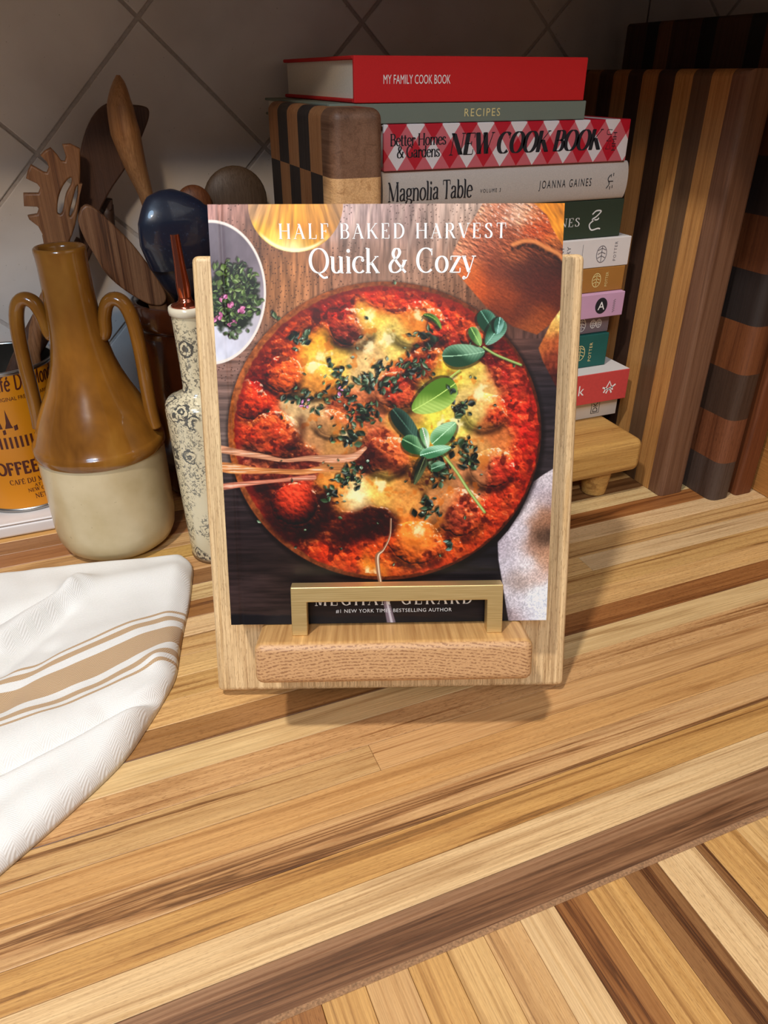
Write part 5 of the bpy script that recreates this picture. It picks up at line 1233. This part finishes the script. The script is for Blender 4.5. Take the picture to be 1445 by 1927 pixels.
bmobj('handle', tube_bm(pp[k_:], ra[k_:], 40, up=(0, 1, 0.0), caps=(False, True)), M_NAVY, e, smooth=True)
# round wooden spoons at the back
for nm, lab, px, py, rr_, Yp, col, key, foot in (('wooden_spoon', 'round dull brown wooden spoon behind the blue spoon, near the checkered board', 445, 378, 56, .795, (104, 84, 66), 'dull', (0.120, .772, .012)),
                                           ('wooden_spoon', 'small reddish brown wooden spoon peeking over the blue spoon', 366, 384, 30, .785, (138, 84, 50), 'rusty', (0.097, .790, .012))):
    e = empty(nm, foot); tag(e, lab, 'utensil', 'kitchen utensils standing in the holders')
    c3 = Vector(W3(px, py, Yp)); r3 = rr_ / 1400 * 0.80; fv = Vector(foot)
    bm = bmesh.new(); bmesh.ops.create_uvsphere(bm, u_segments=32, v_segments=16, radius=1)
    for v in bm.verts:
        v.co = Vector((v.co.x * r3, v.co.y * 0.006 + 0.10 * r3 * (v.co.x ** 2 + v.co.z ** 2), v.co.z * r3)) + c3 - fv
    bmobj('bowl', bm, ut_wood(key, col, .1), e, smooth=True)
    neck_ = c3 - Vector((0, 0, r3 * .9)) - fv
    mid = Vector((fv.x + .012, fv.y + .004, 0.21)) - fv
    bmobj('handle', tube_bm(smooth_path([neck_, neck_ * .75 + mid * .25 + Vector((0, 0, -.01)), mid, Vector((0, 0, 0))], 6), 0.0052, 12, up=(0, 1, 0)), ut_wood(key, col, .1), e, smooth=True)

# ================================================================== TEA TOWEL
m, nt, b = new_mat('tea_towel_cloth')
uvn = N(nt, 'ShaderNodeUVMap', uv_map='weave'); sx = N(nt, 'ShaderNodeSeparateXYZ'); nt.links.new(uvn.outputs[0], sx.inputs[0])
V_ = sx.outputs[1]; U_ = sx.outputs[0]
def bandm(c0, hw):
    d = math_(nt, 'ABSOLUTE', math_(nt, 'SUBTRACT', V_, c0)); return math_(nt, 'LESS_THAN', d, hw)
st_ = bandm(0.0, 0.0098)
for c0, hw in ((0.0195, 0.0026), (-0.0195, 0.0026), (0.0275, 0.0013), (-0.0275, 0.0013)): st_ = math_(nt, 'MAXIMUM', st_, bandm(c0, hw))
zig = math_(nt, 'PINGPONG', U_, 0.006)
tw = math_(nt, 'SINE', math_(nt, 'MULTIPLY', math_(nt, 'ADD', math_(nt, 'MULTIPLY', V_, 1.0), zig), 2 * math.pi / 0.0016))
yarn = ramp(nt, tw, [(0.35, (0, 0, 0)), (0.75, (1, 1, 1))]).outputs[0]
tan_ = mixc(nt, math_(nt, 'MULTIPLY', yarn, 0.40), srgb(182, 148, 108), srgb(228, 214, 194))
nb = noise(nt, uvn.outputs[0], 900, 2)
wh_ = mixc(nt, nb.outputs[0], srgb(222, 220, 214), srgb(236, 234, 230))
nt.links.new(mixc(nt, st_, wh_, tan_), b.inputs['Base Color']); setin(b, Roughness=0.9)
b.inputs['Sheen Weight'].default_value = 0.15
bump(nt, b, tw, .22, .0005); M_TOWEL = m
RB_ = [(0.043, 0.602), (0.0478, 0.585), (0.043, 0.560), (0.036, 0.530), (0.026, 0.497), (0.0185, 0.470), (0.012, 0.445), (0.0008, 0.4242), (-0.0150, 0.400), (-0.0331, 0.3758), (-0.066, 0.348), (-0.1043, 0.3198), (-0.150, 0.288), (-0.200, 0.250)]
LB_ = [(-0.30, 0.670), (-0.32, 0.60), (-0.33, 0.50), (-0.34, 0.40), (-0.34, 0.30), (-0.33, 0.19)]
rp_ = smooth_path([(x, y, 0) for x, y in RB_], 12); lp_ = smooth_path([(x, y, 0) for x, y in LB_], 12)
def samp(P, t):
    q = t * (len(P) - 1); i = min(int(q), len(P) - 2); f = q - i; return P[i] * (1 - f) + P[i + 1] * f
NS, NR = 190, 150
s0 = onz(58, 1292, .016); s1 = onz(345, 1184, .016); sd = np.array([s1[0] - s0[0], s1[1] - s0[1]]); sd /= np.linalg.norm(sd); sn_ = np.array([-sd[1], sd[0]])
def ridge(p, a, c_, w_, h_):
    a = np.array(a); c_ = np.array(c_); d = c_ - a; t = np.clip(np.dot(p - a, d) / np.dot(d, d), 0, 1); q = np.linalg.norm(p - a - t * d); return h_ * math.exp(-(q / w_) ** 2)
def gz(px, py): q = onz(px, py, .014); return (q[0], q[1])
folds = [(gz(0, 1200), gz(150, 1105), .012, .010), (gz(150, 1105), gz(330, 1075), .016, .006), (gz(0, 1330), gz(90, 1225), .010, -.004), (gz(0, 1170), gz(100, 1125), .008, -.006),
         (gz(0, 1450), gz(325, 1290), .0065, -.0115), (gz(0, 1400), gz(320, 1262), .014, .0045), (gz(0, 1540), gz(260, 1350), .014, .0045), (gz(340, 1200), gz(300, 1240), .010, .004), (gz(240, 1180), gz(60, 1260), .02, .004), (gz(355, 1090), gz(340, 1150), .008, -.003), (gz(0, 1465), gz(320, 1302), .011, .0075), (gz(0, 1215), gz(140, 1118), .006, .005), (gz(0, 1260), gz(120, 1150), .009, -.005), (gz(330, 1245), gz(200, 1330), .010, -.004)]
Vt, UVt = [], []
for i in range(NS + 1):
    s = i / NS; A = samp(lp_, s); B = samp(rp_, s)
    for j in range(NR + 1):
        r_ = 1 - (1 - j / NR) ** 1.25
        p = A * (1 - r_) + B * r_; P2 = np.array([p.x, p.y])
        dr = (B - A).length * (1 - r_); db = s * 0.42; df = (1 - s) * 0.4
        h_ = 0.0125
        for a, c_, w_, k_ in folds: h_ += ridge(P2, a, c_, w_, k_)
        h_ += 0.0035 * (mnoise.noise(Vector((p.x * 14, p.y * 14, 2.2)))) + 0.0012 * mnoise.noise(Vector((p.x * 45, p.y * 45, 7)))
        edge = 1.0
        for d, w_ in ((dr, .016), (db, .018), (df, .02)):
            t = min(1, max(0, d / w_)); edge = min(edge, math.sqrt(max(0, 1 - (1 - t) ** 2)))
        z_ = 0.0008 + max(h_, 0.004) * edge
        Vt.append((p.x, p.y, z_))
        sv = float(np.dot(P2 - s0[:2], sn_)) + 0.004 * math.sin(float(np.dot(P2 - s0[:2], sd)) * 32 + 1) - 0.22 * (h_ - .0125)
        UVt.append((float(np.dot(P2 - s0[:2], sd)), sv))
Ft = [(i * (NR + 1) + j, (i + 1) * (NR + 1) + j, (i + 1) * (NR + 1) + j + 1, i * (NR + 1) + j + 1) for i in range(NS) for j in range(NR)]
nV = len(Vt)
me = bpy.data.meshes.new('tea_towel'); me.from_pydata(Vt, [], Ft); me.update()
uvl = me.uv_layers.new(name='weave')
for lp in me.loops: uvl.data[lp.index].uv = UVt[lp.vertex_index]
tow = empty('tea_towel', (-0.1, 0.5, 0)); tag(tow, 'folded white tea towel with tan stripes lying on the counter', 'towel')
o = link('cloth', me, M_TOWEL, tow, (0.1, -0.5, 0), True)
sol = o.modifiers.new('thickness', 'SOLIDIFY'); sol.thickness = 0.0006; sol.offset = -1
